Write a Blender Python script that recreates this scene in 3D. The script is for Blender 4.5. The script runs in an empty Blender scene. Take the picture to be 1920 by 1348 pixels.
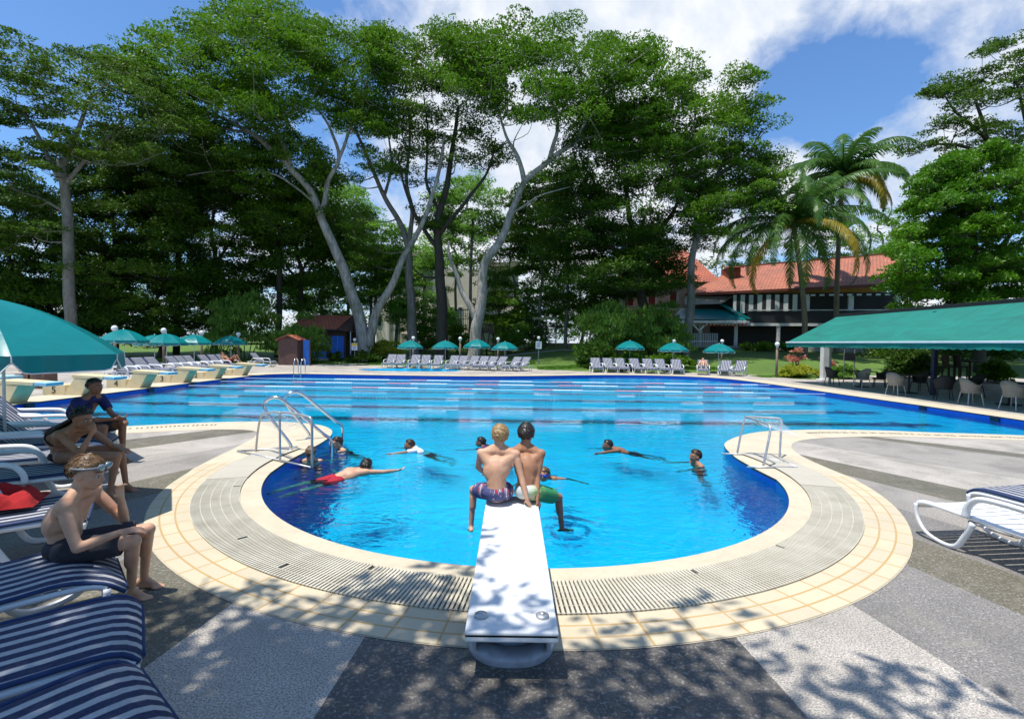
import bpy, bmesh, math, random
import numpy as np
from mathutils import Vector, Matrix, noise
from mathutils.geometry import tessellate_polygon
random.seed(7); RNG=np.random.default_rng(7)
S=bpy.context.scene; COL=S.collection; R=math.radians; PI=math.pi
# ---------------------------------------------------------------- camera, sky, sun, exposure
F=936.0; HC=2.0; ROLL=0.0134; TILT=math.atan(31/F); U=1.143
cd=bpy.data.cameras.new('camera'); cam=bpy.data.objects.new('camera',cd); COL.objects.link(cam)
cd.sensor_width=36; cd.lens=36*F/1920; cd.clip_end=2000; cd.clip_start=.05
cam.matrix_world=Matrix.Translation((0,0,HC))@Matrix.Rotation(PI/2-TILT,4,'X')@Matrix.Rotation(ROLL,4,'Z')
S.camera=cam
SUN_EL,SUN_AZ=R(75),R(238)      # azimuth measured clockwise from +Y : the sun stands behind and left of the camera
sd=bpy.data.lights.new('sun','SUN'); sun=bpy.data.objects.new('sun',sd); COL.objects.link(sun)
sd.energy=5.0; sd.angle=R(.5); sd.color=(1,.95,.87)
sv=Vector((math.sin(SUN_AZ)*math.cos(SUN_EL),math.cos(SUN_AZ)*math.cos(SUN_EL),math.sin(SUN_EL)))
sun.rotation_euler=sv.to_track_quat('Z','Y').to_euler(); sun.location=(0,-20,60)
S.view_settings.view_transform='Standard'; S.view_settings.look='None'; S.view_settings.exposure=0.22; S.view_settings.gamma=1
S.cycles.max_bounces=8; S.cycles.transparent_max_bounces=12; S.cycles.caustics_reflective=False; S.cycles.caustics_refractive=True
S.cycles.sample_clamp_indirect=6

class NT:
    def __init__(s,tree): s.t=tree; s.n=tree.nodes; s.l=tree.links
    def __call__(s,typ,ins=None,**props):
        nd=s.n.new('ShaderNode'+typ)
        for k,v in props.items(): setattr(nd,k,v)
        for k,v in (ins or {}).items():
            sk=nd.inputs[k]
            if isinstance(v,bpy.types.NodeSocket): s.l.new(v,sk)
            else:
                if hasattr(sk.default_value,'__len__') and hasattr(v,'__len__') and len(sk.default_value)==4 and len(v)==3: v=(*v,1)
                sk.default_value=v
        return nd
    def math(s,op,a,b=0,c=None,clamp=False):
        d={0:a,1:b}
        if c is not None: d[2]=c
        return s('Math',d,operation=op,use_clamp=clamp).outputs[0]
    def noise(s,vec,scale,detail=3,rough=.5,dist=0,out=0):
        return s('TexNoise',{'Vector':vec,'Scale':scale,'Detail':detail,'Roughness':rough,'Distortion':dist}).outputs[out]
    def ramp(s,fac,stops,interp='LINEAR'):
        nd=s('ValToRGB',{0:fac}); cr=nd.color_ramp; cr.interpolation=interp
        while len(cr.elements)<len(stops): cr.elements.new(.5)
        for e,(p,c) in zip(cr.elements,stops): e.position=p; e.color=(*c,1) if len(c)==3 else c
        return nd.outputs[0]
    def mix(s,fac,a,b,blend='MIX'):
        nd=s.n.new('ShaderNodeMix'); nd.data_type='RGBA'; nd.blend_type=blend
        for i,v in ((0,fac),(6,a),(7,b)):
            if isinstance(v,bpy.types.NodeSocket): s.l.new(v,nd.inputs[i])
            else: nd.inputs[i].default_value=v if i==0 else (*v,1)
        return nd.outputs[2]
    def rng(s,v,a,b,c,d):
        return s('MapRange',{0:v,1:a,2:b,3:c,4:d}).outputs[0]
# world: physical sky with a procedural cloud layer
w=bpy.data.worlds.new('World'); S.world=w; w.use_nodes=True; w.node_tree.nodes.clear(); t=NT(w.node_tree)
sky=t('TexSky',sky_type='NISHITA',sun_disc=False,sun_elevation=SUN_EL,sun_rotation=SUN_AZ,altitude=50,air_density=1.0,dust_density=.6,ozone_density=2.2)
g=t('TexCoord').outputs['Generated']; sp=t('SeparateXYZ',{0:g}); zz=t.math('MAXIMUM',sp.outputs[2],.02)
zc=t.math('ADD',zz,.12)
pv=t('CombineXYZ',{0:t.math('DIVIDE',sp.outputs[0],zc),1:t.math('DIVIDE',sp.outputs[1],zc)}).outputs[0]
n1=t.noise(pv,1.05,8,.56,.35); n2=t.noise(g,9,7,.6,.2)
nn=t.math('ADD',t.math('MULTIPLY',n1,.66),t.math('MULTIPLY',n2,.34))
def blob(az,el,r,gain):   # a cumulus bank standing at a compass direction
    d=Vector((math.sin(R(az))*math.cos(R(el)),math.cos(R(az))*math.cos(R(el)),math.sin(R(el))))
    dt=t('VectorMath',{0:g,1:d},operation='DISTANCE').outputs['Value']
    return t.rng(dt,0,r,gain,0)
b=blob(25,34,.44,.17)
for a in ((6,33,.34,.12),(-2,20,.6,.2),(12,30,.4,.1),(37,17,.17,.19),(28.5,18,.07,.16),(39,29,.22,.15),(46,24,.2,.08),(28,14,.12,.08),(-40,36,.18,.05)): b=t.math('ADD',b,blob(*a))
low=t.rng(zz,.0,.3,.10,0)
cl=t.math('ADD',t.math('ADD',nn,b),low)
hole=t.math('ADD',blob(-30,30,.5,.085),blob(31,22,.19,.24))
cl=t.math('SUBTRACT',cl,hole)
m=t.rng(cl,.53,.67,0,1)
shade=t.mix(t.rng(n2,.35,.7,0,1),(4.6,5.3,6.4),(7.6,7.7,7.9))
skc=t.mix(1,sky.outputs[0],(.80,1.10,1.38),'MULTIPLY')
c=t.mix(m,skc,shade)
bg=t('Background',{0:c,1:.12}); o=t('OutputWorld',{0:bg.outputs[0]})

# ---------------------------------------------------------------- helpers
def at(px,py,Y):
    x=px-960; y=py-674; c,s=math.cos(ROLL),math.sin(ROLL); x,y=c*x+s*y,-s*x+c*y
    fw=F*math.cos(TILT)-y*math.sin(TILT); dn=F*math.sin(TILT)+y*math.cos(TILT); k=Y/fw
    return Vector((k*x,Y,HC-k*dn))
def gp(px,py,z=0):
    x=px-960; y=py-674; c,s=math.cos(ROLL),math.sin(ROLL); x,y=c*x+s*y,-s*x+c*y
    fw=F*math.cos(TILT)-y*math.sin(TILT); dn=F*math.sin(TILT)+y*math.cos(TILT); k=(HC-z)/dn
    return Vector((k*x,k*fw,z))
def mat(name):
    m=bpy.data.materials.new(name); m.use_nodes=True; m.node_tree.nodes.clear(); return m,NT(m.node_tree)
def done(t,surf,disp=None): t('OutputMaterial',{0:surf}); 
def pm(name,c1,c2=None,scale=4,rough=.6,bump=0,bscale=None,metal=0,spec=.5,stretch=None,detail=4,coat=0,contrast=(.35,.65),sub=0):
    m,t=mat(name); co=t('TexCoord').outputs['Object']
    if stretch: co=t('Mapping',{0:co,3:stretch}).outputs[0]
    n=t.noise(co,scale,detail,.6); c=t.mix(t.rng(n,*contrast,0,1),c1,c2 or [x*.85 for x in c1])
    ins={'Base Color':c,'Roughness':rough,'Metallic':metal,'Specular IOR Level':spec,'Coat Weight':coat}
    if sub: ins['Subsurface Weight']=sub; ins['Subsurface Radius']=(.02,.008,.004)
    if bump: ins['Normal']=t('Bump',{'Strength':bump,'Distance':.02,'Height':t.noise(co,bscale or scale*3,4,.6)}).outputs[0]
    done(t,t('BsdfPrincipled',ins).outputs[0]); return m
class MB:
    def __init__(s): s.v=[]; s.f=[]; s.mi=[]; s.uv={}; s.m=0
    def add(s,vs,fs):
        o=len(s.v); s.v+= [tuple(p) for p in vs]; s.f+=[tuple(i+o for i in f) for f in fs]; s.mi+=[s.m]*len(fs)
    def box(s,c,d,rz=0,M=None):
        x,y,z=d[0]/2,d[1]/2,d[2]/2
        q=M or (Matrix.Translation(c)@Matrix.Rotation(rz,4,'Z'))
        if M: q=Matrix.Translation(c)@M
        s.add([q@Vector(p) for p in ((-x,-y,-z),(x,-y,-z),(x,y,-z),(-x,y,-z),(-x,-y,z),(x,-y,z),(x,y,z),(-x,y,z))],
              [(0,3,2,1),(4,5,6,7),(0,1,5,4),(1,2,6,5),(2,3,7,6),(3,0,4,7)])
    def beam(s,a,b,w,h=None):
        a,b=Vector(a),Vector(b); d=b-a; L=d.length; h=h or w
        q=d.to_track_quat('X','Z').to_matrix().to_4x4(); s.box((a+b)/2,(L,w,h),M=q)
    def tube(s,pts,r,n=8,cap=True,sq=1,up=None):
        pts=[Vector(p) for p in pts]; rs=r if hasattr(r,'__len__') else [r]*len(pts)
        vs=[];fs=[]; prev=None
        for i,p in enumerate(pts):
            d=(pts[min(i+1,len(pts)-1)]-pts[max(i-1,0)]).normalized()
            if prev is None: a=(Vector(up) if up else d.orthogonal()); a=(a-d*a.dot(d)).normalized()
            else: a=(prev-d*prev.dot(d)).normalized()
            prev=a; b=d.cross(a)
            for k in range(n):
                an=2*PI*k/n; vs.append(p+(a*math.cos(an)*sq+b*math.sin(an))*rs[i])
        for i in range(len(pts)-1):
            for k in range(n): fs.append((i*n+k,i*n+(k+1)%n,(i+1)*n+(k+1)%n,(i+1)*n+k))
        if cap: fs.append(tuple(range(n))[::-1]); fs.append(tuple((len(pts)-1)*n+k for k in range(n)))
        s.add(vs,fs)
    def lathe(s,prof,c=(0,0,0),n=16):
        vs=[];fs=[]
        for (r,z) in prof:
            for k in range(n): an=2*PI*k/n; vs.append((c[0]+r*math.cos(an),c[1]+r*math.sin(an),c[2]+z))
        for i in range(len(prof)-1):
            for k in range(n): fs.append((i*n+k,i*n+(k+1)%n,(i+1)*n+(k+1)%n,(i+1)*n+k))
        fs.append(tuple(range(n))[::-1]); fs.append(tuple((len(prof)-1)*n+k for k in range(n)))
        s.add(vs,fs)
    def ell(s,c,r,M=None,nu=14,nv=9):
        vs=[];fs=[]; c=Vector(c); r=r if hasattr(r,'__len__') else (r,r,r)
        for j in range(1,nv):
            th=PI*j/nv
            for k in range(nu):
                p=Vector((r[0]*math.sin(th)*math.cos(2*PI*k/nu),r[1]*math.sin(th)*math.sin(2*PI*k/nu),r[2]*math.cos(th)))
                vs.append(c+(M@p if M else p))
        t=len(vs); a=Vector((0,0,r[2])); vs+= [c+(M@a if M else a),c-(M@a if M else a)]
        for j in range(nv-2):
            for k in range(nu): fs.append((j*nu+k,(j+1)*nu+k,(j+1)*nu+(k+1)%nu,j*nu+(k+1)%nu))
        for k in range(nu): fs.append((t,k,(k+1)%nu)); fs.append((t+1,(nv-2)*nu+(k+1)%nu,(nv-2)*nu+k))
        s.add(vs,fs)
    def prism(s,poly,z0,z1,holes=()):
        loops=[poly]+list(holes); v=[];  
        tri=tessellate_polygon([[Vector((x,y,0)) for x,y in l] for l in loops]); allp=[p for l in loops for p in l]; n=len(allp)
        s.add([(x,y,z1) for x,y in allp],[tuple(f) for f in tri])
        if z0 is not None:
            for l in loops:
                k=len(l); s.add([(x,y,z0) for x,y in l]+[(x,y,z1) for x,y in l],[(i,(i+1)%k,k+(i+1)%k,k+i) for i in range(k)])
    def build(s,name,mats,parent=None,smooth=False,bevel=0,seg=2,norm=True):
        me=bpy.data.meshes.new(name); me.from_pydata(s.v,[],s.f)
        for m_ in (mats if isinstance(mats,(list,tuple)) else [mats]): me.materials.append(m_)
        me.polygons.foreach_set('material_index',s.mi)
        if norm:
            bm=bmesh.new(); bm.from_mesh(me); bmesh.ops.recalc_face_normals(bm,faces=bm.faces); bm.to_mesh(me); bm.free()
        if smooth: me.polygons.foreach_set('use_smooth',[True]*len(me.polygons))
        o=bpy.data.objects.new(name,me); COL.objects.link(o)
        if parent: o.parent=parent
        if bevel:
            b=o.modifiers.new('bevel','BEVEL'); b.width=bevel; b.segments=seg; b.limit_method='ANGLE'; b.angle_limit=R(40)
        return o
def tag(o,label=None,cat=None,group=None,kind=None):
    for k,v in (('label',label),('category',cat),('group',group),('kind',kind)):
        if v: o[k]=v
    return o
def thing(name,label,cat,loc=(0,0,0),rz=0,group=None):
    o=bpy.data.objects.new(name,None); COL.objects.link(o); o.location=loc; o.rotation_euler=(0,0,rz); o.empty_display_size=.1
    return tag(o,label,cat,group)
KIDS={}
def dup(root,loc,rz,label,group=None,scale=None):
    def cp(o,p):
        c=o.copy(); COL.objects.link(c)
        if p: c.parent=p; 
        for ch in [k for k in o.children]: cp(ch,c)
        return c
    r=cp(root,None); r.location=loc; r.rotation_euler=(0,0,rz); r['label']=label
    if group: r['group']=group
    if scale: r.scale=(scale,)*3
    return r
# ---------------------------------------------------------------- pool, deck, terrain
CX,CY=.195,8.26; RC,RA=3.89,5.08; WZ=-.12
def arc(r,a0,a1,n): return [(CX+r*math.cos(R(a0+(a1-a0)*i/n)),CY+r*math.sin(R(a0+(a1-a0)*i/n))) for i in range(n+1)]
def smooth(pts,k=6):   # catmull-rom through control points
    out=[]; P=[Vector((*p,0)) for p in pts]
    for i in range(len(P)-1):
        a,b,c,d=P[max(i-1,0)],P[i],P[i+1],P[min(i+2,len(P)-1)]
        for j in range(k):
            u=j/k; q=.5*((2*b)+(c-a)*u+(2*a-5*b+4*c-d)*u*u+(3*b-3*c+d-a)*u**3); out.append((q.x,q.y))
    out.append(pts[-1]); return out
left_neck=smooth([(-3.61,7.46),(-3.68,8.17),(-3.69,9.1),(-3.72,9.9),(-3.83,10.6),(-4.1,11.25),(-4.63,11.8),(-5.57,12.13),(-6.64,12.05),(-7.74,11.7),(-8.75,11.2),(-10.2,10.6),(-12.2,10.1),(-14.6,9.9)])
far=smooth([(-14.35,27.3),(-14.1,28.6),(-13.3,29.4),(-12,29.6),(-8,29.45),(-2.5,29.5),(1.4,30.6),(4,31.7),(6.6,32.5),(9.2,32.6),(11.4,32.0),(12.8,30.7),(13.5,28.4),(13.8,26)],5)
right_neck=smooth([(15.0,10.9),(12.02,11.6),(9.96,11.86),(8.97,12.03),(7.64,12.05),(6.57,11.88),(5.78,11.59),(5.04,11.0),(4.46,10.3),(4.2,9.7),(4.04,8.93),(4.0,8.35),(3.99,7.9),(4.0,7.45)])
POOL=arc(RC,-168,-12,60)[::1]   # near arc, left to right (through the near point)
POOL=[p for p in arc(RC,192,348,70)]+right_neck[::-1][1:]+[(14.6,13),(14.4,17.5),(14.1,21)]+far[::-1]+[(-14.5,24),(-14.5,17)]+left_neck[::-1][:-1]
def fixarc(): pass
POUT=arc(RA,190,350,70)+smooth([(5.24,7.38),(5.26,8.4),(5.38,9.3),(5.75,10.15),(6.5,10.78),(7.96,11.16),(9.4,11.16),(12,10.85),(15.6,10.2)],5)[1:]+[(15.55,14),(15.45,20),(15.1,25),(14.9,28.5)]+smooth([(14.3,31),(12.6,33),(9.6,33.8),(6.4,33.7),(3.6,32.8),(1.2,31.8),(-2.5,30.6),(-8,30.5),(-12.4,30.7),(-14.6,30.3),(-15.6,28.9),(-15.8,27)],5)+[(-15.9,20),(-15.9,12)]+smooth([(-16,8.6),(-12,9.2),(-10,9.7),(-8.04,10.4),(-6.6,10.95),(-5.7,10.9),(-5.3,10.3),(-5.1,9.3),(-4.98,8.3),(-4.88,7.6)],5)
PAD=[(-7.2+3.6*math.cos(a),35.2+1.75*math.sin(a)) for a in [2*PI*k/40 for k in range(40)]]
# deck: star of poured stone wedges, fanning out from a point in the pool
m,t=mat('terrazzo_deck'); co=t('TexCoord').outputs['Object']; sp=t('SeparateXYZ',{0:co})
ph=t.math('ARCTAN2',t.math('SUBTRACT',sp.outputs[0],.2),t.math('SUBTRACT',19.2,sp.outputs[1]))
fac=t.math('ADD',t.math('DIVIDE',ph,PI),.5)
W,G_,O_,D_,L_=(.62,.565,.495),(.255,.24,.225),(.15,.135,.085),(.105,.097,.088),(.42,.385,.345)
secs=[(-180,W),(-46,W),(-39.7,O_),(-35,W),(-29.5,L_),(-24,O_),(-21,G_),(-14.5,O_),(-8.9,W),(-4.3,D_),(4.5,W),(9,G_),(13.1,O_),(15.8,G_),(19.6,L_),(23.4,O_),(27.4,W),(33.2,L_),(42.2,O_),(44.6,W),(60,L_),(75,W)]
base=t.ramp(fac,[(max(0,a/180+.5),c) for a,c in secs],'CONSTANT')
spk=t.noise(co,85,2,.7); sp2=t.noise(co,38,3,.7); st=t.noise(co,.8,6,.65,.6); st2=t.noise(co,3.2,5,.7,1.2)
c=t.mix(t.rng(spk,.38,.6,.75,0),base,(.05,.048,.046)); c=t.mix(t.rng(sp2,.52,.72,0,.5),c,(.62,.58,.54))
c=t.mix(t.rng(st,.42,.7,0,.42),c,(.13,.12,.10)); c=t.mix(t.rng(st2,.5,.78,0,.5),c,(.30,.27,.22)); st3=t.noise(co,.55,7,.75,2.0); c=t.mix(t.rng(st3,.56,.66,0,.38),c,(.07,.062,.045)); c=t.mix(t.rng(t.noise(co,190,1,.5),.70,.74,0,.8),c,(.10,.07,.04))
bp=t('Bump',{'Strength':.35,'Distance':.01,'Height':spk})
done(t,t('BsdfPrincipled',{'Base Color':c,'Roughness':t.rng(st,.38,.62,.85,.42),'Normal':bp.outputs[0]}).outputs[0]); M_deck=m
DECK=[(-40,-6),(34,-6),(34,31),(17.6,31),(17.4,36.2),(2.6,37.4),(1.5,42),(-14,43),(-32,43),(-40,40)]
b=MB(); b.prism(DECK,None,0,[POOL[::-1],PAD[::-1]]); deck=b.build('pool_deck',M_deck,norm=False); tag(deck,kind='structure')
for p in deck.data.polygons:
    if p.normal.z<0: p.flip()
# coping band around the pool
m,t=mat('coping_stone'); co=t('TexCoord').outputs['Object']
n=t.noise(co,2.2,5,.65); n2=t.noise(co,14,5,.7); n3=t.noise(co,60,3,.7)
c=t.mix(t.rng(n,.35,.7,0,1),(.60,.52,.38),(.48,.42,.31)); c=t.mix(t.rng(n2,.5,.75,0,.45),c,(.40,.33,.22)); c=t.mix(t.rng(n3,.55,.75,0,.35),c,(.42,.38,.32))
done(t,t('BsdfPrincipled',{'Base Color':c,'Roughness':.72,'Normal':t('Bump',{'Strength':.25,'Distance':.01,'Height':n3}).outputs[0]}).outputs[0]); M_cop=m
b=MB(); b.prism(POUT,None,.004,[POOL[::-1]]); o=b.build('pool_coping',M_cop,norm=False); tag(o,kind='structure')
def ring(name,r0,r1,a0,a1,z,mt,n=160):
    me=bpy.data.meshes.new(name); vs=[];uv=[]
    for i in range(n+1):
        a=R(a0+(a1-a0)*i/n)
        for r in (r0,r1): vs.append((CX+r*math.cos(a),CY+r*math.sin(a),z)); uv.append((a*4.75,r))
    fs=[(2*i,2*i+1,2*i+3,2*i+2) for i in range(n)]
    me.from_pydata(vs,[],fs); me.materials.append(mt); ul=me.uv_layers.new(name='UVMap')
    for l in me.loops: ul.data[l.index].uv=uv[l.vertex_index]
    for p in me.polygons: 
        if p.normal.z<0: p.flip()
    o=bpy.data.objects.new(name,me); COL.objects.link(o); tag(o,kind='structure'); return o
def tilemat(name,c1,c2,c3,grout,bw,bh,ms,off=0,yoff=0):
    m,t=mat(name); uv=t('TexCoord').outputs['UV']; uv=t('Mapping',{0:uv,1:(0,yoff,0)}).outputs[0]
    br=t('TexBrick',{'Vector':uv,'Color1':c1,'Color2':c2,'Mortar':grout,'Scale':1,'Mortar Size':ms,'Mortar Smooth':.15,'Brick Width':bw,'Row Height':bh},offset=off,offset_frequency=2,squash=1)
    co=t('TexCoord').outputs['Object']; n=t.noise(co,1.7,5,.7); n2=t.noise(co,70,2,.6)
    c=t.mix(t.rng(n,.45,.75,0,.5),br.outputs[0],c3); c=t.mix(t.rng(n2,.55,.8,0,.3),c,(.3,.25,.18))
    bp=t('Bump',{'Strength':.5,'Distance':.012,'Height':br.outputs[1],},invert=True)
    done(t,t('BsdfPrincipled',{'Base Color':c,'Roughness':.6,'Normal':bp.outputs[0]}).outputs[0]); return m
M_tile=tilemat('cream_deck_tile',(.60,.51,.35),(.53,.46,.33),(.44,.38,.28),(.48,.31,.12),.34,.145,.009,0,-4.652)
ring('coping_tiles',4.655,RA-.01,183,353,.008,M_tile)
b=MB(); b.prism(arc(4.66,170,350,90)+arc(4.135,170,350,90)[::-1],None,.006); 
M_dark=pm('drain_dark',(.03,.028,.025),(.06,.05,.04),20,.9)
o=b.build('drain_channel',M_dark,norm=False); tag(o,kind='structure')
M_slat=pm('drain_plastic',(.60,.56,.45),(.48,.44,.34),3,.55); b=MB()
na=int(160/180*PI*4.4/.036)
for i in range(na):
    a=R(190+160*i/na); skip=False
    for k in range(5):
        if random.random()<.0025: continue
        r0,r1=4.14+k*.104,4.14+(k+1)*.104; wd=.0108
        u=Vector((math.cos(a),math.sin(a))); v=Vector((-u.y,u.x)); q=[u*r+v*s for r,s in ((r0,-wd),(r1,-wd),(r1,wd),(r0,wd))]
        b.add([(CX+p.x,CY+p.y,.022) for p in q]+[(CX+p.x,CY+p.y,.007) for p in q],[(0,1,2,3),(0,4,5,1),(1,5,6,2),(2,6,7,3),(3,7,4,0)])
for k in range(6):
    r=4.14+k*.104; n=200
    for i in range(n):
        a0,a1=R(190+160*i/n),R(190+160*(i+1)/n)
        q=[(CX+rr*math.cos(a),CY+rr*math.sin(a)) for rr,a in ((r-.0035,a0),(r+.0035,a0),(r+.0035,a1),(r-.0035,a1))]
        b.add([(x,y,.0235) for x,y in q],[(0,1,2,3)])
o=b.build('drain_grating',M_slat); tag(o,kind='structure')
# solid cover slabs at both ends of the ring
M_slab=tilemat('drain_cover_slab',(.50,.46,.37),(.46,.43,.36),(.40,.37,.31),(.40,.36,.28),.62,.535,.006,0,-4.13)
ring('drain_cover_left',4.13,4.665,168,196,.026,M_slab,40); ring('drain_cover_right',4.13,4.665,344,372,.026,M_slab,40)
# thin gutter slots along the necks
b=MB()
for pts in (left_neck[50:],right_neck[:30]):
    L=len(pts)
    for i in range(L-1):
        a,c=Vector((*pts[i],0)),Vector((*pts[i+1],0)); d=(c-a); n=Vector((-d.y,d.x,0)).normalized(); 
        if n.y>0: n=-n
        for j in range(int(d.length/.08)):
            p=a+d*(j*.08/d.length)+n*.34; b.beam(p+Vector((0,0,.002)),p+n*.13+Vector((0,0,.002)),.03,.012)
o=b.build('gutter_slots',M_dark); tag(o,kind='structure')
# basin
m,t=mat('pool_wall_tile'); co=t('TexCoord').outputs['Object']; n=t.noise(co,6,4,.6)
c=t.mix(n,(.005,.085,.55),(.004,.05,.38)); done(t,t('BsdfPrincipled',{'Base Color':c,'Roughness':.3}).outputs[0]); M_pw=m
m,t=mat('pool_floor_tile'); co=t('TexCoord').outputs['Object']; wv=t.noise(co,1.1,4,.6,.8,1)
n=t.noise(co,1.6,5,.65,1.0); n2=t.noise(co,4.5,4,.6,1.4)
c=t.mix(t.rng(n,.35,.65,0,1),(.02,.80,.98),(.012,.56,.93)); c=t.mix(t.rng(n2,.42,.62,0,.7),c,(.09,.94,.98))  # pale cells painted into the floor colour stand in for rippling caustic light
done(t,t('BsdfPrincipled',{'Base Color':c,'Roughness':.5}).outputs[0]); M_pf=m
M_lip=pm('black_waterline_tile',(.01,.015,.02),(.02,.03,.05),8,.4)
def floorz(x,y):
    d=math.hypot(x-CX,y-CY); f=min(1,max(0,(11.2-y)/3.5)); f=f*f*(3-2*f); return -1.35-1.5*f
def inside(x,y,poly):
    c=False; j=len(poly)-1
    for i in range(len(poly)):
        xi,yi=poly[i]; xj,yj=poly[j]
        if (yi>y)!=(yj>y) and x<(xj-xi)*(y-yi)/(yj-yi)+xi: c=not c
        j=i
    return c
b=MB(); k=len(POOL); lo=[(x,y,floorz(x,y)-.05) for x,y in POOL]
b.add([(x,y,-.035) for x,y in POOL]+lo,[(i,(i+1)%k,k+(i+1)%k,k+i) for i in range(k)]); b.m=1
b.add([(x,y,0.004) for x,y in POOL]+[(x,y,-.035) for x,y in POOL],[(i,(i+1)%k,k+(i+1)%k,k+i) for i in range(k)]); b.m=2
nx,ny=90,90; vs=[(-15+30.5*i/nx,4+29.2*j/ny) for j in range(ny+1) for i in range(nx+1)]
b.add([(x,y,floorz(x,y)) for x,y in vs],[(j*(nx+1)+i,j*(nx+1)+i+1,(j+1)*(nx+1)+i+1,(j+1)*(nx+1)+i) for j in range(ny) for i in range(nx)])
k=len(PAD); b.m=2; b.add([(x,y,0) for x,y in PAD]+[(x,y,-.4) for x,y in PAD],[(i,(i+1)%k,k+(i+1)%k,k+i) for i in range(k)]); b.m=2; b.prism(PAD,None,-.4)
o=b.build('pool_basin',[M_pw,M_lip,M_pf]); tag(o,kind='structure'); o.cycles.is_caustics_receiver=True
LANES=[14.9,17.4,19.95,22.5,25.0,27.5]
b=MB()
for li,y in enumerate(LANES):   # dark tile lines, wavy as the ripples bend them
    z=-1.335; n=260; pts=[]
    for i in range(n+1):
        x=-13.2+26*i/n; pts.append((x,y,.26))
    for i in range(n):
        (x0,y0,w0),(x1,y1,w1)=pts[i],pts[i+1]; b.add([(x0,y0-w0,z),(x1,y1-w1,z),(x1,y1+w1,z),(x0,y0+w0,z)],[(0,1,2,3)])
    for x in (-12.2,11.7): b.box((x,y,z-.002),(.3,1.0,.003))
    for x in (-14.44,14.35): b.box((x if x<0 else 14.4-(y-17)*.045,y,-.2),(.05,.28,.34))
M_lane=pm('lane_tile',(.002,.006,.03),(.002,.008,.04),5,.4); o=b.build('lane_lines',M_lane); tag(o,kind='structure'); o.cycles.is_caustics_receiver=True
# water
m,t=mat('pool_water'); co=t('TexCoord').outputs['Object']
mp=t('Mapping',{0:co,3:(.75,1.25,1)}).outputs[0]
h=t.math('ADD',t.noise(mp,1.6,3,.55,.4),t.math('MULTIPLY',t.noise(mp,5.5,3,.55,.9),.42)); h=t.math('ADD',h,t.math('MULTIPLY',t.noise(mp,13,2,.5,.6),.16))
for px,py in ((632,850),(585,866),(700,890),(765,850),(900,838),(1022,905),(1140,850),(1303,878),(885,985),(1065,995),(640,905)):
    q=gp(px,py,WZ); dd=t('VectorMath',{0:co,1:(q.x,q.y,WZ)},operation='DISTANCE').outputs['Value']; dd=t.math('ADD',dd,t.math('MULTIPLY',t.noise(co,3,2,.5),.18))
    h=t.math('ADD',h,t.math('MULTIPLY',t.math('SINE',t.math('MULTIPLY',dd,30)),t.math('MULTIPLY',t.math('EXPONENT',t.math('MULTIPLY',dd,-2.6)),.22)))
bp=t('Bump',{'Strength':1,'Distance':.045,'Height':h}).outputs[0]
done(t,t('BsdfPrincipled',{'Base Color':(.06,.76,1),'Roughness':0,'IOR':1.33,'Specular IOR Level':.2,'Transmission Weight':1,'Normal':bp}).outputs[0]); M_water=m
b=MB(); b.prism(POOL,None,WZ); b.prism(PAD,None,-.1); o=b.build('pool_water',M_water,norm=False); tag(o,kind='structure')
for p in o.data.polygons:
    if p.normal.z<0: p.flip()
    p.use_smooth=True
o.cycles.is_caustics_caster=True; sd.cycles.is_caustics_light=True
# terrain beyond the deck: rising lawn
def hgt(x,y):
    e=max(0,min(1,(x+2)/7)); y0=41.5*(1-e)+36.3*e; sl=.047*(1-e)+.085*e
    if x>16: y0=min(y0,31.5+ (36.3-31.5)*max(0,(18.5-x)/2.5)); sl=.075
    if x<-12: sl=.03; 
    d=y-y0; z=0
    if d>0: z=sl*d
    if x>33: z=max(z,.03*(x-33))
    if d<=0 and x<33 and x>-39: return -.05 if d<-.0 else 0
    return min(z,2.05)+.04*noise.noise((x*.3,y*.3,0))
m,t=mat('lawn'); co=t('TexCoord').outputs['Object']; n=t.noise(co,.35,5,.6); n2=t.noise(co,6,4,.7); n3=t.noise(co,40,2,.7)
c=t.mix(t.rng(n,.35,.65,0,1),(.10,.20,.022),(.075,.14,.02)); c=t.mix(t.rng(n2,.45,.7,0,.5),c,(.16,.25,.03)); c=t.mix(t.rng(n3,.4,.7,0,.45),c,(.04,.09,.012))
done(t,t('BsdfPrincipled',{'Base Color':c,'Roughness':.9,'Normal':t('Bump',{'Strength':.8,'Distance':.05,'Height':n3}).outputs[0]}).outputs[0]); M_lawn=m
xs=list(np.arange(-60,80,.8)); ys=list(np.arange(-6,90,.7)); b=MB(); nx=len(xs)
vs=[(x,y,hgt(x,y)) for y in ys for x in xs]; fs=[]
for j in range(len(ys)-1):
    for i in range(nx-1):
        cx,cy=xs[i]+.4,ys[j]+.35
        if -39<cx<16.5 and cy<34.5: continue
        if -39<cx<33 and cy<30: continue
        if -12<cx<-3 and 32<cy<38: continue
        fs.append((j*nx+i,j*nx+i+1,(j+1)*nx+i+1,(j+1)*nx+i))
b.add(vs,fs); o=b.build('lawn',M_lawn,norm=False,smooth=True); tag(o,kind='structure')
b=MB(); b.add([(-900,80,1.4),(900,80,1.4),(900,1200,1.4),(-900,1200,1.4),(-900,-300,-.12),(-59,-300,-.12),(-59,80,-.12),(-900,80,-.12),(78,-300,-.12),(900,-300,-.12),(900,80,-.12),(78,80,-.12)],[(0,1,2,3),(4,5,6,7),(8,9,10,11)])
o=b.build('ground',M_lawn,norm=False); tag(o,kind='structure')
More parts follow.
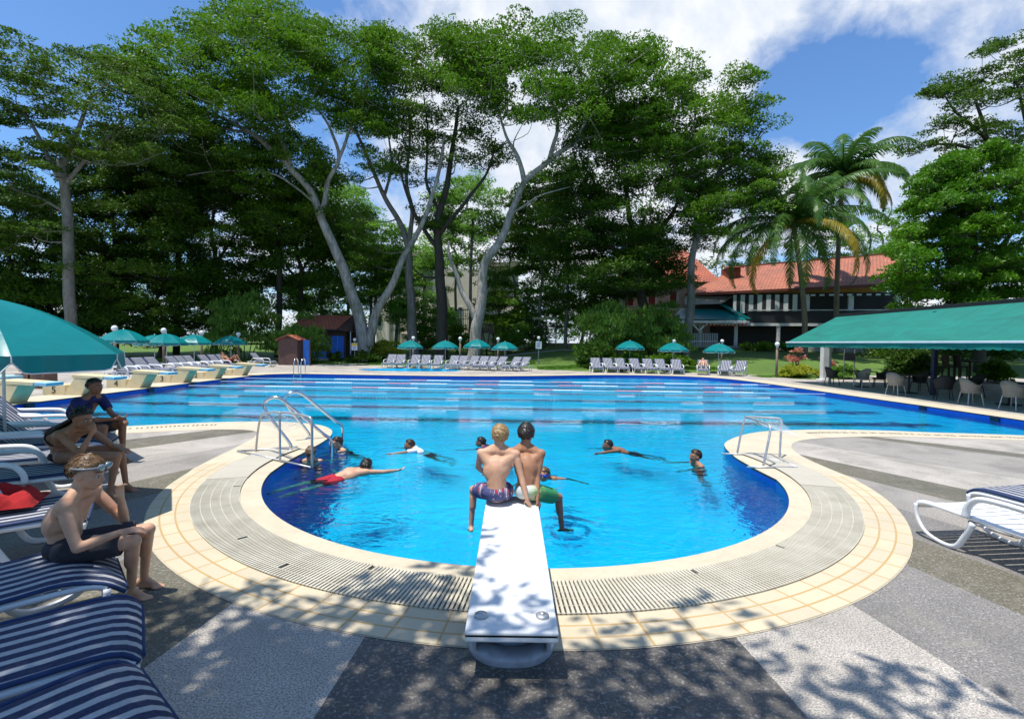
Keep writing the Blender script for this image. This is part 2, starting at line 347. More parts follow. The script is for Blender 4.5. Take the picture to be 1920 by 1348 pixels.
# ---------------------------------------------------------------- shared materials
M_white=pm('white_plastic',(.78,.79,.80),(.70,.71,.73),3,.35,.0)
M_wpaint=pm('white_paint',(.72,.72,.70),(.60,.60,.57),2,.6,.1)
M_steel=pm('steel_tube',(.75,.76,.78),(.62,.63,.65),30,.16,metal=1)
M_dull=pm('dull_aluminium',(.55,.56,.57),(.42,.42,.42),18,.42,metal=.7)
M_grey=pm('grey_metal',(.32,.32,.31),(.24,.23,.22),10,.5,metal=.3)
M_brownpost=pm('brown_post',(.24,.17,.12),(.16,.11,.08),12,.7)
M_glob=pm('globe_glass',(.82,.83,.85),(.75,.76,.78),4,.12,coat=.6)
M_black=pm('black_trim',(.012,.013,.015),(.02,.02,.022),8,.6)
M_wood=pm('dark_wood',(.07,.045,.03),(.035,.024,.018),6,.7,.3,stretch=(1,1,6))
M_concrete=pm('concrete_edge',(.45,.42,.37),(.33,.30,.26),3,.85,.3,40)
def fabric(name,c1,c2,rough=.45,fold=.25,trans=.25,fs=3):
    m,t=mat(name); co=t('TexCoord').outputs['Object']; n=t.noise(co,fs,4,.6); n2=t.noise(co,fs*.5,3,.5,1.5)
    c=t.mix(n,c1,c2); bp=t('Bump',{'Strength':fold,'Distance':.05,'Height':n2}).outputs[0]
    p=t('BsdfPrincipled',{'Base Color':c,'Roughness':rough,'Normal':bp,'Specular IOR Level':.5}).outputs[0]
    tl=t('BsdfTranslucent',{0:c,'Normal':bp}).outputs[0]
    done(t,t('MixShader',{0:trans,1:p,2:tl}).outputs[0]); return m
M_teal=fabric('teal_vinyl',(.005,.26,.265),(.004,.19,.20),.30,.35,.22)
M_awn=fabric('green_canvas',(.004,.215,.17),(.003,.17,.135),.75,.5,.12,.9)
def stripes(name,c1,c2,per,axis=1,duty=.5,rough=.85,soft=.03):
    m,t=mat(name); co=t('TexCoord').outputs['Object']; s=t.math('ADD',t('SeparateXYZ',{0:co}).outputs[axis],t.math('MULTIPLY',t.math('SUBTRACT',t.noise(co,2.6,3,.6),.5),.035 if per<.3 else 0))
    f=t.math('FRACT',t.math('ADD',t.math('DIVIDE',s,per),.5+50)); f=t.math('ABSOLUTE',t.math('SUBTRACT',f,.5)); f=t.rng(f,duty*.5-soft,duty*.5+soft,0,1)
    n=t.noise(co,60,3,.6); n2=t.noise(co,5,3,.5)
    c=t.mix(f,c1,c2); c=t.mix(t.rng(n,.4,.7,0,.25),c,(.10,.11,.12)); c=t.mix(t.rng(n2,.5,.75,0,.2),c,(.12,.12,.14))
    done(t,t('BsdfPrincipled',{'Base Color':c,'Roughness':rough,'Normal':t('Bump',{'Strength':.25,'Distance':.008,'Height':n2}).outputs[0]}).outputs[0]); return m
m_,t=mat('green_canvas_panels'); co=t('TexCoord').outputs['Object']; sy=t('SeparateXYZ',{0:co}).outputs[1]; fr_=t.math('FRACT',t.math('DIVIDE',sy,1.22)); seam=t.math('LESS_THAN',fr_,.022)
n=t.noise(t('Mapping',{0:co,3:(1.2,.35,1)}).outputs[0],1.1,6,.65,.8); c=t.mix(t.rng(n,.35,.65,0,1),(.004,.225,.175),(.003,.155,.125)); c=t.mix(t.math('MULTIPLY',seam,.55),c,(.002,.07,.06)); c=t.mix(t.rng(t.noise(co,5,5,.7),.55,.8,0,.3),c,(.04,.20,.15))
bp=t('Bump',{'Strength':.5,'Distance':.06,'Height':t.math('ADD',t.noise(t('Mapping',{0:co,3:(.6,3,1)}).outputs[0],1.5,3,.5),t.math('MULTIPLY',seam,.2))}).outputs[0]
done(t,t('MixShader',{0:.15,1:t('BsdfPrincipled',{'Base Color':c,'Roughness':.7,'Normal':bp}).outputs[0],2:t('BsdfTranslucent',{0:c}).outputs[0]}).outputs[0]); M_awn=m_
M_cush=stripes('navy_striped_fabric',(.010,.018,.070),(.44,.45,.46),.10,1,.56)
M_navy=pm('navy_piping',(.015,.04,.13),(.01,.03,.10),10,.8)
# ---------------------------------------------------------------- springboard
bt=thing('diving_board','long white diving board on a squat white pedestal at the near edge of the pool','diving board',(.02,2.89,0))
m,t=mat('board_grit'); co=t('TexCoord').outputs['Object']; n=t.noise(co,140,2,.6); n2=t.noise(co,5,4,.6)
done(t,t('BsdfPrincipled',{'Base Color':t.mix(t.rng(t.noise(co,11,6,.75,.8),.52,.75,0,.5),t.mix(n2,(.80,.80,.79),(.70,.71,.70)),(.42,.40,.36)),'Roughness':.75,'Normal':t('Bump',{'Strength':.3,'Distance':.004,'Height':n}).outputs[0]}).outputs[0]); M_board=m
b=MB(); b.box((0,1.3,.268),(.555,2.62,.064)); b.build('board',M_board,bt,bevel=.012,seg=3)
b=MB(); b.box((0,-.004,.276),(.55,.012,.020)); b.build('end_trim',pm('blue_grey_trim',(.16,.18,.22),(.1,.12,.16),6,.6),bt,bevel=.004)
for sx in (-1,1):
    b=MB(); b.lathe([(.001,.0),(.042,.0),(.042,.012),(.033,.018),(.001,.022)],(sx*.19,.165,.300),24); b.lathe([(.001,0),(.02,0),(.016,.012),(.001,.014)],(sx*.19,.165,.316),12); b.build('bolt_cap',M_dull,bt,smooth=True)
M_fg=pm('painted_fibreglass',(.40,.43,.47),(.22,.24,.27),5,.32,.1,30,coat=.3); n=44
def sq(prof,w_,d_,cy,e=2.6):
    b=MB(); vs=[]
    for r,z in prof:
        for k in range(n):
            a=2*PI*k/n; cx_,sy=math.cos(a),math.sin(a); q=(abs(cx_)**e+abs(sy)**e)**(-1/e); vs.append((r*q*cx_*w_,cy+r*q*sy*d_,z))
    b.add(vs,[(i*n+k,i*n+(k+1)%n,(i+1)*n+(k+1)%n,(i+1)*n+k) for i in range(len(prof)-1) for k in range(n)]+[tuple(range((len(prof)-1)*n,len(prof)*n))]); return b
sq([(1,0),(1.02,.02),(1.0,.055),(.94,.075),(.80,.082),(.74,.075),(.70,.05)],.30,.40,.52).build('base_flange',M_fg,bt,smooth=True)
sq([(1,.03),(.86,.09),(.82,.16),(.9,.236)],.225,.30,.55).build('pedestal',M_fg,bt,smooth=True)
for sx in (-1,1): b=MB(); b.box((sx*.235,.40,.15),(.03,.46,.17)); b.build('side_fin',M_fg,bt,bevel=.01)
for sx in (-1,1): b=MB(); b.box((sx*.21,.42,.215),(.05,.62,.042)); b.build('bracket',M_dull,bt,bevel=.004)
# ---------------------------------------------------------------- sun lounger with striped cushion
def profile(kind,dz=0):
    if kind=='up': pts=[(.02,.33),(-.10,.405),(-.5,.40),(-1.02,.395),(-1.16,.44),(-1.45,.72),(-1.72,.985)]
    elif kind=='low': pts=[(.02,.33),(-.10,.405),(-.5,.40),(-1.02,.395),(-1.2,.42),(-1.6,.52),(-2.0,.63)]
    elif kind=='wavy': pts=[(.10,.27),(-.02,.36),(-.22,.415),(-.5,.40),(-1.02,.395),(-1.2,.42),(-1.6,.52),(-2.0,.63)]
    return [(x,z+dz) for x,z in pts]
def sweep(b,prof,w,t_,k=4):
    P=smooth([(x,z) for x,z in prof],k); n=len(P); sec=[(-w/2,0),(-w/2+.0,t_*.5),(-w/2+.03,t_*.93),(-w/2+.09,t_),(w/2-.09,t_),(w/2-.03,t_*.93),(w/2,t_*.5),(w/2,0),(0,-.004)]
    vs=[];m_=len(sec)
    for i,(x,z) in enumerate(P):
        a=P[max(i-1,0)]; c=P[min(i+1,n-1)]; d=Vector((c[0]-a[0],c[1]-a[1])).normalized(); nx,nz=d.y,-d.x
        if nz<0: nx,nz=-nx,-nz
        e=1 if 0<i<n-1 else .72
        for (y,h) in sec: vs.append((x+nx*h*e,y*(1 if e==1 else .985),z+nz*h*e))
    fs=[(i*m_+k,i*m_+(k+1)%m_,(i+1)*m_+(k+1)%m_,(i+1)*m_+k) for i in range(n-1) for k in range(m_)]+[tuple(range(m_))[::-1],tuple((n-1)*m_+k for k in range(m_))]
    b.add(vs,fs)
def make_lounger(label,kind='up',cushion=True,arms=True,group=None):
    r=thing('sun_lounger',label,'sun lounger',(0,0,0),0,group)
    hw=.345
    for s in (-1,1):
        y=s*hw
        b=MB(); P=smooth([(0,.335),(-.12,.372),(-.5,.37),(-1.2,.36),(-1.9,.36)],4); b.tube([(x,y,z) for x,z in P],.026,8,sq=.8); b.build('side_rail',M_white,r,smooth=True)
        b=MB(); b.tube([(x,y+s*.018,z) for x,z in smooth([(.0,.335),(-.02,.20),(-.12,.07),(-.30,.02),(-.44,.04),(-.52,.16),(-.60,.33)],4)],.028,8,sq=.7); b.build('leg',M_white,r,smooth=True)
        b=MB(); b.tube([(x,y+s*.018,z) for x,z in smooth([(-1.35,.36),(-1.42,.18),(-1.52,.03),(-1.7,.02),(-1.78,.12),(-1.8,.34)],4)],.028,8,sq=.7); b.build('leg',M_white,r,smooth=True)
        if arms:
            b=MB(); b.tube([(x,y+s*.05,z) for x,z in smooth([(-.55,.37),(-.57,.48),(-.66,.575),(-.85,.60),(-1.2,.60),(-1.42,.61)],4)],.026,8,sq=1.3); b.build('armrest',M_white,r,smooth=True)
    pf=profile('up' if kind=='up' else 'low',-.035)
    P=smooth(pf,5); hing=[i for i,p in enumerate(P) if p[0]<-1.05][0]
    for nm,seg in (('seat',P[:hing+1]),('backrest',P[hing:])):
        b=MB(); L=0; run=0
        for i in range(len(seg)-1):
            a,c=seg[i],seg[i+1]; steps=max(1,int(math.dist(a,c)/.085))
            for j in range(steps):
                u0,u1=(j+.0)/steps,(j+.82)/steps
                p=lambda u:(a[0]+(c[0]-a[0])*u,a[1]+(c[1]-a[1])*u)
                (x0,z0),(x1,z1)=p(u0),p(u1); k=[(x0,z0),(x1,z1)]
                vs=[(x0,-hw,z0),(x1,-hw,z1),(x1,0,z1-.012),(x0,0,z0-.012),(x0,hw,z0),(x1,hw,z1)]; vs+=[(x,y,z-.014) for x,y,z in vs]
                b.add(vs,[(0,1,2,3),(3,2,5,4),(6,9,8,7),(9,10,11,8),(0,3,9,6),(3,4,10,9),(1,7,8,2),(2,8,11,5)])
        b.build(nm,M_white,r)
    if kind=='up':
        b=MB(); 
        for s in (-1,1): b.tube([(-1.45,s*.25,.66),(-1.75,s*.25,.37)],.014,6)
        b.build('prop_bar',M_white,r)
    if cushion:
        b=MB(); sweep(b,[(x,z) for x,z in profile(kind,-.012)],.70,.036 if kind!='wavy' else .042); c=b.build('cushion',M_cush,r,smooth=True)
        b=MB(); P=smooth(profile(kind,.012),4)
        for s in (-1,1): b.tube([(x,s*.352,z) for x,z in P],.014,6)
        b.tube([(P[0][0]+.012,y*.1,P[0][1]) for y in range(-3,4)],.016,6); b.build('piping',M_navy,c,smooth=True)
    return r
GL='loungers along the left side of the deck'
near=[(-1.62,2.22,(-.63,-.77),'low','striped sun lounger cushion nearest the camera, in shade at the bottom left'),
 (-2.12,2.78,(-.8,-.6),'low','shaded navy striped lounger between the nearest one and the boy with goggles'),
 (-2.92,3.52,(-.72,-.69),'wavy','sunlit striped lounger the boy with swim goggles sits on'),
 (-4.05,4.72,(-.8,-.59),'up','shaded striped lounger with a red and white towel on it'),
 (-5.12,6.12,(-.86,-.5),'up','shaded lounger the long haired girl sits on'),
 (-5.8,7.05,(-.88,-.47),'up','shaded lounger between the girl and the man in the navy shirt'),
 (-6.42,7.95,(-.9,-.43),'up','lounger the man in the navy shirt sits on'),
 (-7.15,8.8,(-.92,-.39),'up','white armed lounger just behind the man in the navy shirt'),
 (-8.0,9.55,(-.94,-.34),'up','farthest lounger of the near left group, closest to the pool corner')]
protos={}
for x,y,d,kind,lab in near:
    rz=math.atan2(-d[1],-d[0])
    if kind not in protos:
        protos[kind]=make_lounger(lab,kind,arms=kind=='up',group=GL); o=protos[kind]; o.location=(x,y,0); o.rotation_euler.z=rz
    else: dup(protos[kind],(x,y,0),rz,lab,GL)
o=make_lounger('bare white plastic lounger on the right, without a cushion','low',False,True); o.location=(4.74,5.38,0); o.rotation_euler.z=math.atan2(.99,-.12)
dup(protos['low'],(5.62,5.78,0),math.atan2(.97,-.25),'navy striped cushioned lounger behind the bare white one on the right','')
# far rows
G1,G2,G3='loungers on the left bank behind the starting blocks','loungers behind the wading pool','loungers on the far right edge of the pool'
P=protos['up']
ordn=['first','second','third','fourth','fifth','sixth','seventh','eighth','ninth','tenth','eleventh','twelfth','thirteenth','fourteenth']
for i,px in enumerate((222,240,262,288,327,343,357,385,403,417,480)):
    Y=19*F/(960-px); dup(P,(-17.7,Y,0),R(-6+random.uniform(-4,4)),f'{ordn[i]} reclined lounger from the left in the row behind the starting blocks',G1)
for i,px in enumerate((736,755,781,801,823,851,865,884,905,918,933,961,977)):
    Y=39.0-.2*i; a=-90 if i<5 else (-100-4*(i-5)); X=(px-960)/F*Y; dd=(math.cos(R(a)),math.sin(R(a)))
    dup(P,(X+dd[0]*.9,Y+dd[1]*.9-1.0,0),R(a+random.uniform(-4,4)),f'{ordn[i]} lounger from the left behind the wading pool',G2)
for i,px in enumerate((1120,1146,1168,1197,1220,1244,1276,1325,1365,1392)):
    Y=35.4-.02*i*i-.05*i; a=-88 if i<6 else (-105-7*(i-6)); X=(px-960)/F*Y; dd=(math.cos(R(a)),math.sin(R(a)))
    dup(P,(X+dd[0]*.9,Y+dd[1]*.4,0),R(a+random.uniform(-4,4)),f'{ordn[i]} lounger from the left on the far right pool edge',G3)
# towel
b=MB(); n=22
def cloth(b,c,sx,sy,amp,seed,n=22,rz=0):
    vs=[]
    for j in range(n+1):
        for i in range(n+1):
            u,v=i/n-.5,j/n-.5; x,y=u*sx,v*sy; h=amp*(.5+noise.noise((u*4+seed,v*4,seed)))+amp*.4*abs(noise.noise((u*9,v*9+seed,3)))
            e=max(abs(u),abs(v)); h*= (1-(e*2)**6); xx,yy=x*math.cos(rz)-y*math.sin(rz),x*math.sin(rz)+y*math.cos(rz); vs.append((c[0]+xx,c[1]+yy,c[2]+max(.003,h)))
    b.add(vs,[(j*(n+1)+i,j*(n+1)+i+1,(j+1)*(n+1)+i+1,(j+1)*(n+1)+i) for j in range(n) for i in range(n)])
M_red=fabric('red_towelling',(.42,.012,.015),(.28,.008,.01),.95,.5,.0,8); M_wt=fabric('white_towelling',(.70,.70,.72),(.55,.56,.60),.95,.5,0,8)
q=gp(16,940,.5); cloth(b,(q.x-.1,q.y,.475),.62,.5,.16,2,rz=.5); o=b.build('towel',M_red,smooth=True); tag(o,'crumpled red towel lying on a shaded lounger at the left edge','towel'); 
b=MB(); cloth(b,(q.x-.22,q.y-.12,.475),.44,.34,.17,6,rz=.3); o=b.build('towel',M_wt,smooth=True); tag(o,'white towel bunched up beside the red one at the left edge','towel')
# ---------------------------------------------------------------- parasols
def make_umbrella(label,group,ang,pouch=False):
    r=thing('parasol',label,'parasol',(0,0,0),0,group); RR,zr,za=1.22,1.82,2.41
    def pt(k,u,drop=0):   # k corner index float, u 0..1 from apex
        a=ang+k*PI/4; i=math.floor(k); f=k-i; a0,a1=ang+i*PI/4,ang+(i+1)*PI/4
        x=RR*u*((1-f)*math.cos(a0)+f*math.cos(a1)); y=RR*u*((1-f)*math.sin(a0)+f*math.sin(a1))
        z=za-(za-zr)*(u**1.75)+ (-.022*math.sin(PI*f)*math.sin(PI*min(u,1))) - drop
        return (x,y,z)
    b=MB()
    for k in range(8):
        vs=[];nu,nf=10,6
        for i in range(nu+1):
            for j in range(nf+1): vs.append(pt(k+j/nf*.9999,i/nu))
        b.add(vs,[(i*(nf+1)+j,i*(nf+1)+j+1,(i+1)*(nf+1)+j+1,(i+1)*(nf+1)+j) for i in range(nu) for j in range(nf)])
    b.build('canopy',M_teal,r,smooth=True)
    b=MB()
    for k in range(8):
        vs=[];n=12
        for j in range(n+1):
            f=j/n*.9999; p=pt(k+f,1); w=.018*math.sin(f*PI*5)+.012*math.sin(f*17+k); nrm=Vector((p[0],p[1],0)).normalized()
            e=min(1,min(f,1-f)*9); dr=.17*(.35+.65*math.sqrt(max(e,0)))
            vs+= [p,(p[0]+nrm.x*w*.6,p[1]+nrm.y*w*.6,p[2]-dr*.5),(p[0]+nrm.x*w,p[1]+nrm.y*w,p[2]-dr)]
        b.add(vs,[(3*j+q,3*j+q+1,3*j+q+4,3*j+q+3) for j in range(n) for q in range(2)])
    v=b.build('valance',M_teal,r,smooth=True)
    b=MB()
    for k in range(8):
        pts=[]
        for j in range(13):
            f=j/12*.9999; p=pt(k+f,1); e=min(1,min(f,1-f)*9); dr=.17*(.35+.65*math.sqrt(max(e,0))); w=.018*math.sin(f*PI*5)+.012*math.sin(f*17+k); nrm=Vector((p[0],p[1],0)).normalized()
            pts.append((p[0]+nrm.x*w,p[1]+nrm.y*w,p[2]-dr))
        pts=[pt(k,1)]+pts; b.tube(pts,.006,5)
    b.build('piping',M_white,v)
    b=MB(); b.tube([(0,0,0),(0,0,za+.02)],.021,10); b.build('pole',M_white,r,smooth=True)
    b=MB(); b.lathe([(.001,0),(.25,0),(.25,.05),(.22,.08),(.05,.1),(.04,.2),(.001,.2)],(0,0,0),20); b.build('base',M_concrete,r,smooth=False)
    b=MB(); b.lathe([(.001,0),(.03,.0),(.035,.03),(.02,.06),(.001,.07)],(0,0,za),10); b.build('finial',M_white,r,smooth=True)
    for k in range(8):
        b=MB(); b.tube([tuple(Vector(pt(k,u))-Vector((0,0,.012))) for u in (0,.25,.5,.75,.98)],.006,4); b.build('rib',M_white,r)
    if pouch:
        b=MB(); b.tube([(0,0,1.52),(0,0,1.4),(.01,0,1.2),(0,0,1.08)],[.05,.13,.125,.07],12); b.build('cloth_cover',M_teal,r,smooth=True)
    return r
GU='teal parasols round the pool'
u1=make_umbrella('big teal parasol in the left foreground, cut by the left edge',GU,R(12),True); u1.location=(-5.6,5.2,0); u1.scale=(1.065,1.065,1)
proto=make_umbrella('teal parasol half hidden right behind the big foreground one',GU,R(-18)); proto.location=(-7.6,7.45,0)
far_u=[(232,28,2.48,'leftmost parasol of the row behind the starting blocks'),(290,31.5,2.22,'parasol partly hidden behind the second one of the left row'),(312,30.6,2.3,'second parasol from the left in the row behind the starting blocks'),(364,34.5,2.3,'third parasol in the row behind the starting blocks'),(433,38.5,2.28,'parasol nearest the brown booth, right end of the left row'),
 (769,39.6,2.1,'leftmost dark teal parasol behind the wading pool'),(835,39.3,2.12,'second parasol behind the wading pool'),(895,40,2.25,'third parasol behind the wading pool, under the pale tree'),(947,39,2.1,'rightmost parasol behind the wading pool'),
 (1181,37.6,2.3,'dark teal parasol in front of the bamboo on the right'),(1262,36.6,2.2,'middle parasol on the far right pool edge'),(1348,36.0,2.17,'bright teal parasol nearest the sloping lawn')]
for px,Y,zt,lab in far_u:
    q=at(px,650,Y); z=hgt(q.x,Y); z=max(z,0); dup(proto,(q.x,Y,z),random.uniform(-.3,.3),lab,GU,(zt-z)/2.43)
# ---------------------------------------------------------------- globe lamps
GLb='white globe lamps on posts'
def make_lamp(lab,h,mpost):
    r=thing('globe_lamp',lab,'lamp post',(0,0,0),0,GLb)
    b=MB(); b.tube([(0,0,-.1),(0,0,h-.28)],.07,10); b.build('post',mpost,r,smooth=True)
    b=MB(); b.lathe([(.07,-.34),(.09,-.30),(.09,-.2),(.05,-.17)],(0,0,h),12); b.build('collar',M_dull,r,smooth=True)
    b=MB(); b.ell((0,0,h-.05),.15,None,16,10); b.build('globe',M_glob,r,smooth=True); return r
L0=make_lamp('globe lamp on a brown post at the corner of the green awning',2.2,M_brownpost); L0.location=(17.3,32.6,0); 
for px,py,Y,lab in ((215,617,30,'globe lamp above the leftmost far parasol'),(307,621,33,'globe lamp left of the twin parasols'),(378,625,36,'globe lamp above the third left parasol'),(447,628,40,'globe lamp beside the parasol nearest the booth'),
  (775,635,42,'globe lamp over the leftmost parasol behind the wading pool'),(863,636,42.5,'globe lamp between two parasols behind the wading pool'),(934,637,42,'globe lamp over the rightmost parasol behind the wading pool'),
  (1264,641,39,'globe lamp above the middle parasol on the right'),(1354,641,39,'globe lamp above the bright parasol by the lawn')):
    q=at(px,py,Y); z=max(0,hgt(q.x,Y)); dup(L0,(q.x,Y,z),0,lab,GLb,(q.z+.1-z)/2.2)
def sign(lab,px,py,Y,cols,yel):
    q=at(px,py,Y); z=max(0,hgt(q.x,Y)); r=thing('notice_sign',lab,'sign',(q.x,Y,z)); h=q.z-z
    b=MB(); b.tube([(0,0,-.1),(0,0,h+.5)],.045,8); b.build('post',M_grey,r)
    b=MB(); b.box((0,-.06,h),(.5,.02,.62)); b.build('panel',M_white,r,bevel=.004)
    if yel: b=MB(); b.box((0,-.073,h+.18),(.46,.006,.22)); b.build('yellow_band',pm('yellow_enamel',(.75,.50,.02),(.7,.45,.02),3,.4),r)
    b=MB()
    for k in range(5 if not yel else 3): b.box((-.02*(k%2),-.0745,h+(.2 if not yel else -.02)-.09*k),(.34-.05*(k%3),.004,.028))
    b.build('lettering',pm('sign_ink',(.03,.03,.12),(.02,.02,.1),3,.6),r)
    b=MB(); b.ell((0,0,h+.6),.14,None,14,9); b.build('globe',M_glob,r,smooth=True)
sign('white notice with a yellow band on a post beside the big forked tree',665,650,43,0,True)
sign('plain white notice on a post in the middle of the far lawn',1010,647,42,0,False)
# ---------------------------------------------------------------- starting blocks
M_blk=pm('buff_concrete',(.66,.55,.33),(.58,.48,.28),4,.75,.15,60); M_blue=pm('pale_blue_grip',(.25,.48,.58),(.35,.58,.66),12,.7)
def txt(s,size,loc,rot,mt,parent,name='number',ext=.004):
    c=bpy.data.curves.new('t','FONT'); c.body=s; c.size=size; c.extrude=ext; c.align_x='CENTER'; c.align_y='CENTER'; o=bpy.data.objects.new('t',c); COL.objects.link(o)
    bpy.context.view_layer.update(); me=bpy.data.meshes.new_from_object(o.evaluated_get(bpy.context.evaluated_depsgraph_get())); me.name=name; bpy.data.objects.remove(o)
    me.materials.clear(); me.materials.append(mt); q=bpy.data.objects.new(name,me); COL.objects.link(q); q.location=loc; q.rotation_euler=rot; q.parent=parent; return q
for i,(Y,num) in enumerate(((14.9,'6'),(17.4,'5'),(20.1,'4'),(22.7,'3'),(25.1,'2'),(27.6,'1'))):
    r=thing('starting_block',['starting block half hidden at the left edge of the photo','cream starting block with the largest numeral, beside the planters','second numbered starting block from the left','middle block of the five numbered ones','second farthest of the numbered starting blocks','farthest starting block, closest to the pool ladder'][i],'starting block',(-14.6,Y,0),0,'numbered starting blocks')
    b=MB(); b.box((-1.12,0,.175),(.78,.62,.35)); b.build('step',M_blk,r,bevel=.015)
    b=MB(); b.add([(x,y,z) for y in (-.3,.3) for x,z in ((-.8,0),(-.2,0),(.12,.56),(-.42,.60))],[(0,1,2,3),(7,6,5,4),(0,4,5,1),(1,5,6,2),(2,6,7,3),(3,7,4,0)]); b.build('pillar',M_blk,r,bevel=.012)
    b=MB(); b.box((.04,0,.632),(1.07,.62,.11),M=Matrix.Rotation(R(3),4,'Y')); b.build('platform',M_blk,r,bevel=.012)
    b=MB(); b.box((.76,0,.596),(.36,.58,.10),M=Matrix.Rotation(R(3),4,'Y')); b.build('grip_pad',M_blue,r,bevel=.008)
    txt(num,.34,(-1.12,-.316,.17),(PI/2,0,0),M_black,r)
# ---------------------------------------------------------------- handrails, ladder, goals
def rails(lab,pairs,r_,name='pool_handrail'):
    r=thing(name,lab,'handrail',(0,0,0))
    for P in pairs: b=MB(); b.tube(smooth3(P,5),r_,10); b.build('rail',M_steel,r,smooth=True); 
    for P in pairs:
        b=MB()
        for e in (P[0],): b.lathe([(.001,0),(.06,0),(.05,.02),(.03,.03),(.001,.03)],(e[0],e[1],.004),14)
        b.build('flange',M_steel,r,smooth=True)
    return r
def smooth3(P,k=5):
    P=[Vector(p) for p in P]; out=[]
    for i in range(len(P)-1):
        a,b_,c,d=P[max(i-1,0)],P[i],P[i+1],P[min(i+2,len(P)-1)]
        for j in range(k): u=j/k; out.append(.5*((2*b_)+(c-a)*u+(2*a-5*b_+4*c-d)*u*u+(3*b_-3*c+d-a)*u**3))
    return out+[P[-1]]
def hr(foot,end):   # deck foot -> over the top -> down into the water
    f=Vector((*foot,0)); e=Vector((*end,WZ-.4)); d=(e-f); d.z=0
    return [f,f+Vector((0,0,.12)),f-d*.30+Vector((0,0,.42)),f-d*.62+Vector((0,0,.76)),f-d*.60+Vector((0,0,.90)),f-d*.42+Vector((0,0,.965)),f-d*.18+Vector((0,0,.92)),f+d*.25+Vector((0,0,.66)),f+d*.78+Vector((0,0,.33)),f+d*.98+Vector((0,0,.22)),f+d*1.02+Vector((0,0,.05)),f+d*1.02+Vector((0,0,-.5))]
# feet at the deck side, ends over the water
r_=rails('pair of chrome grab rails curving into the pool beside the left goal',[hr((-3.98,8.95),(-3.28,9.02)),hr((-4.1,10.05),(-3.55,10.45))],.028)
lad=thing('pool_ladder','chrome ladder at the far left corner of the pool','ladder',(0,0,0))
for px in (544,559):
    q=gp(px,702,0); x,y=q.x,29.6; b=MB(); b.tube(smooth3([(x,y-.18,-.6),(x,y-.18,.0),(x,y-.16,.55),(x,y,.85),(x,y+.22,.9),(x,y+.42,.75),(x,y+.45,.3),(x,y+.45,0)]),.03,8); b.build('rail',M_steel,lad,smooth=True)
for z in (-.25,-.05): b=MB(); b.beam((gp(544,702).x,29.42,z),(gp(559,702).x,29.42,z),.09,.03); b.build('rung',M_steel,lad)
M_net=pm('white_net',(.75,.77,.80),(.7,.72,.75),3,.7)
def goal(lab,tubes,base,nets):
    r=thing('water_polo_goal',lab,'goal',(0,0,0),0,'small polo goals')
    for nm,T in (('post',tubes),('base_bar',base)):
        for P in T: b=MB(); b.tube(smooth3(P,4) if len(P)>2 else P,.019 if nm=='post' else .017,8); b.build(nm,M_dull,r,smooth=True)
    b=MB(); b.m=0
    for A,B,C,D in nets:
        A,B,C,D=map(Vector,(A,B,C,D)); n=9
        for i in range(n+1):
            u=i/n
            for (p,q) in ((A.lerp(B,u),D.lerp(C,u)),(A.lerp(D,u),B.lerp(C,u))):
                mid=[p.lerp(q,k/6)+Vector((random.uniform(-.014,.014),random.uniform(-.014,.014),-.06*math.sin(PI*k/6))) for k in range(7)]; b.tube(mid,.0025,3,False)
    b.build('net',M_net,r); return r
goal('small aluminium goal on the right lip of the pool',
 [[(4.15,9.1,.0),(4.24,9.15,.4),(4.32,9.2,.66),(4.40,9.2,.69),(4.7,9.15,.69),(4.90,9.08,.68),(4.92,9.05,.62),(4.86,8.95,.3),(4.8,8.85,0)],[(4.15,8.15,0),(4.24,8.2,.35),(4.32,8.28,.60),(4.33,8.36,.68),(4.33,8.6,.69),(4.33,9.05,.69),(4.33,9.2,.69)]],
 [[(3.88,9.1,.02),(4.76,9.1,.02)],[(3.88,8.13,.02),(4.70,8.13,.02)],[(4.76,9.1,.02),(4.70,8.13,.02)],[(4.42,9.1,.02),(4.7,8.5,.02)]],
 [((4.34,8.3,.68),(4.34,9.18,.68),(4.9,9.05,.66),(4.86,8.4,.5))])
goal('taller aluminium goal leaning over the left lip of the pool',
 [[(-3.78,8.12,0),(-3.78,8.12,.4),(-3.78,8.12,.74),(-3.72,8.06,.82),(-3.5,7.93,.83),(-3.2,7.74,.82),(-3.08,7.66,.76),(-3.07,7.66,.4),(-3.07,7.66,.02)],[(-4.55,8.85,.0),(-4.5,8.82,.35),(-4.42,8.76,.62),(-4.32,8.66,.70),(-4.1,8.45,.76),(-3.9,8.25,.80),(-3.78,8.12,.81)]],
 [[(-4.85,8.8,.02),(-3.78,8.12,.03)],[(-4.85,8.8,.02),(-3.95,9.2,.02)],[(-3.78,8.12,.03),(-3.07,7.66,.03)]],
 [((-3.78,8.12,.81),(-3.08,7.68,.80),(-4.0,8.6,.4),(-4.45,8.8,.6))])
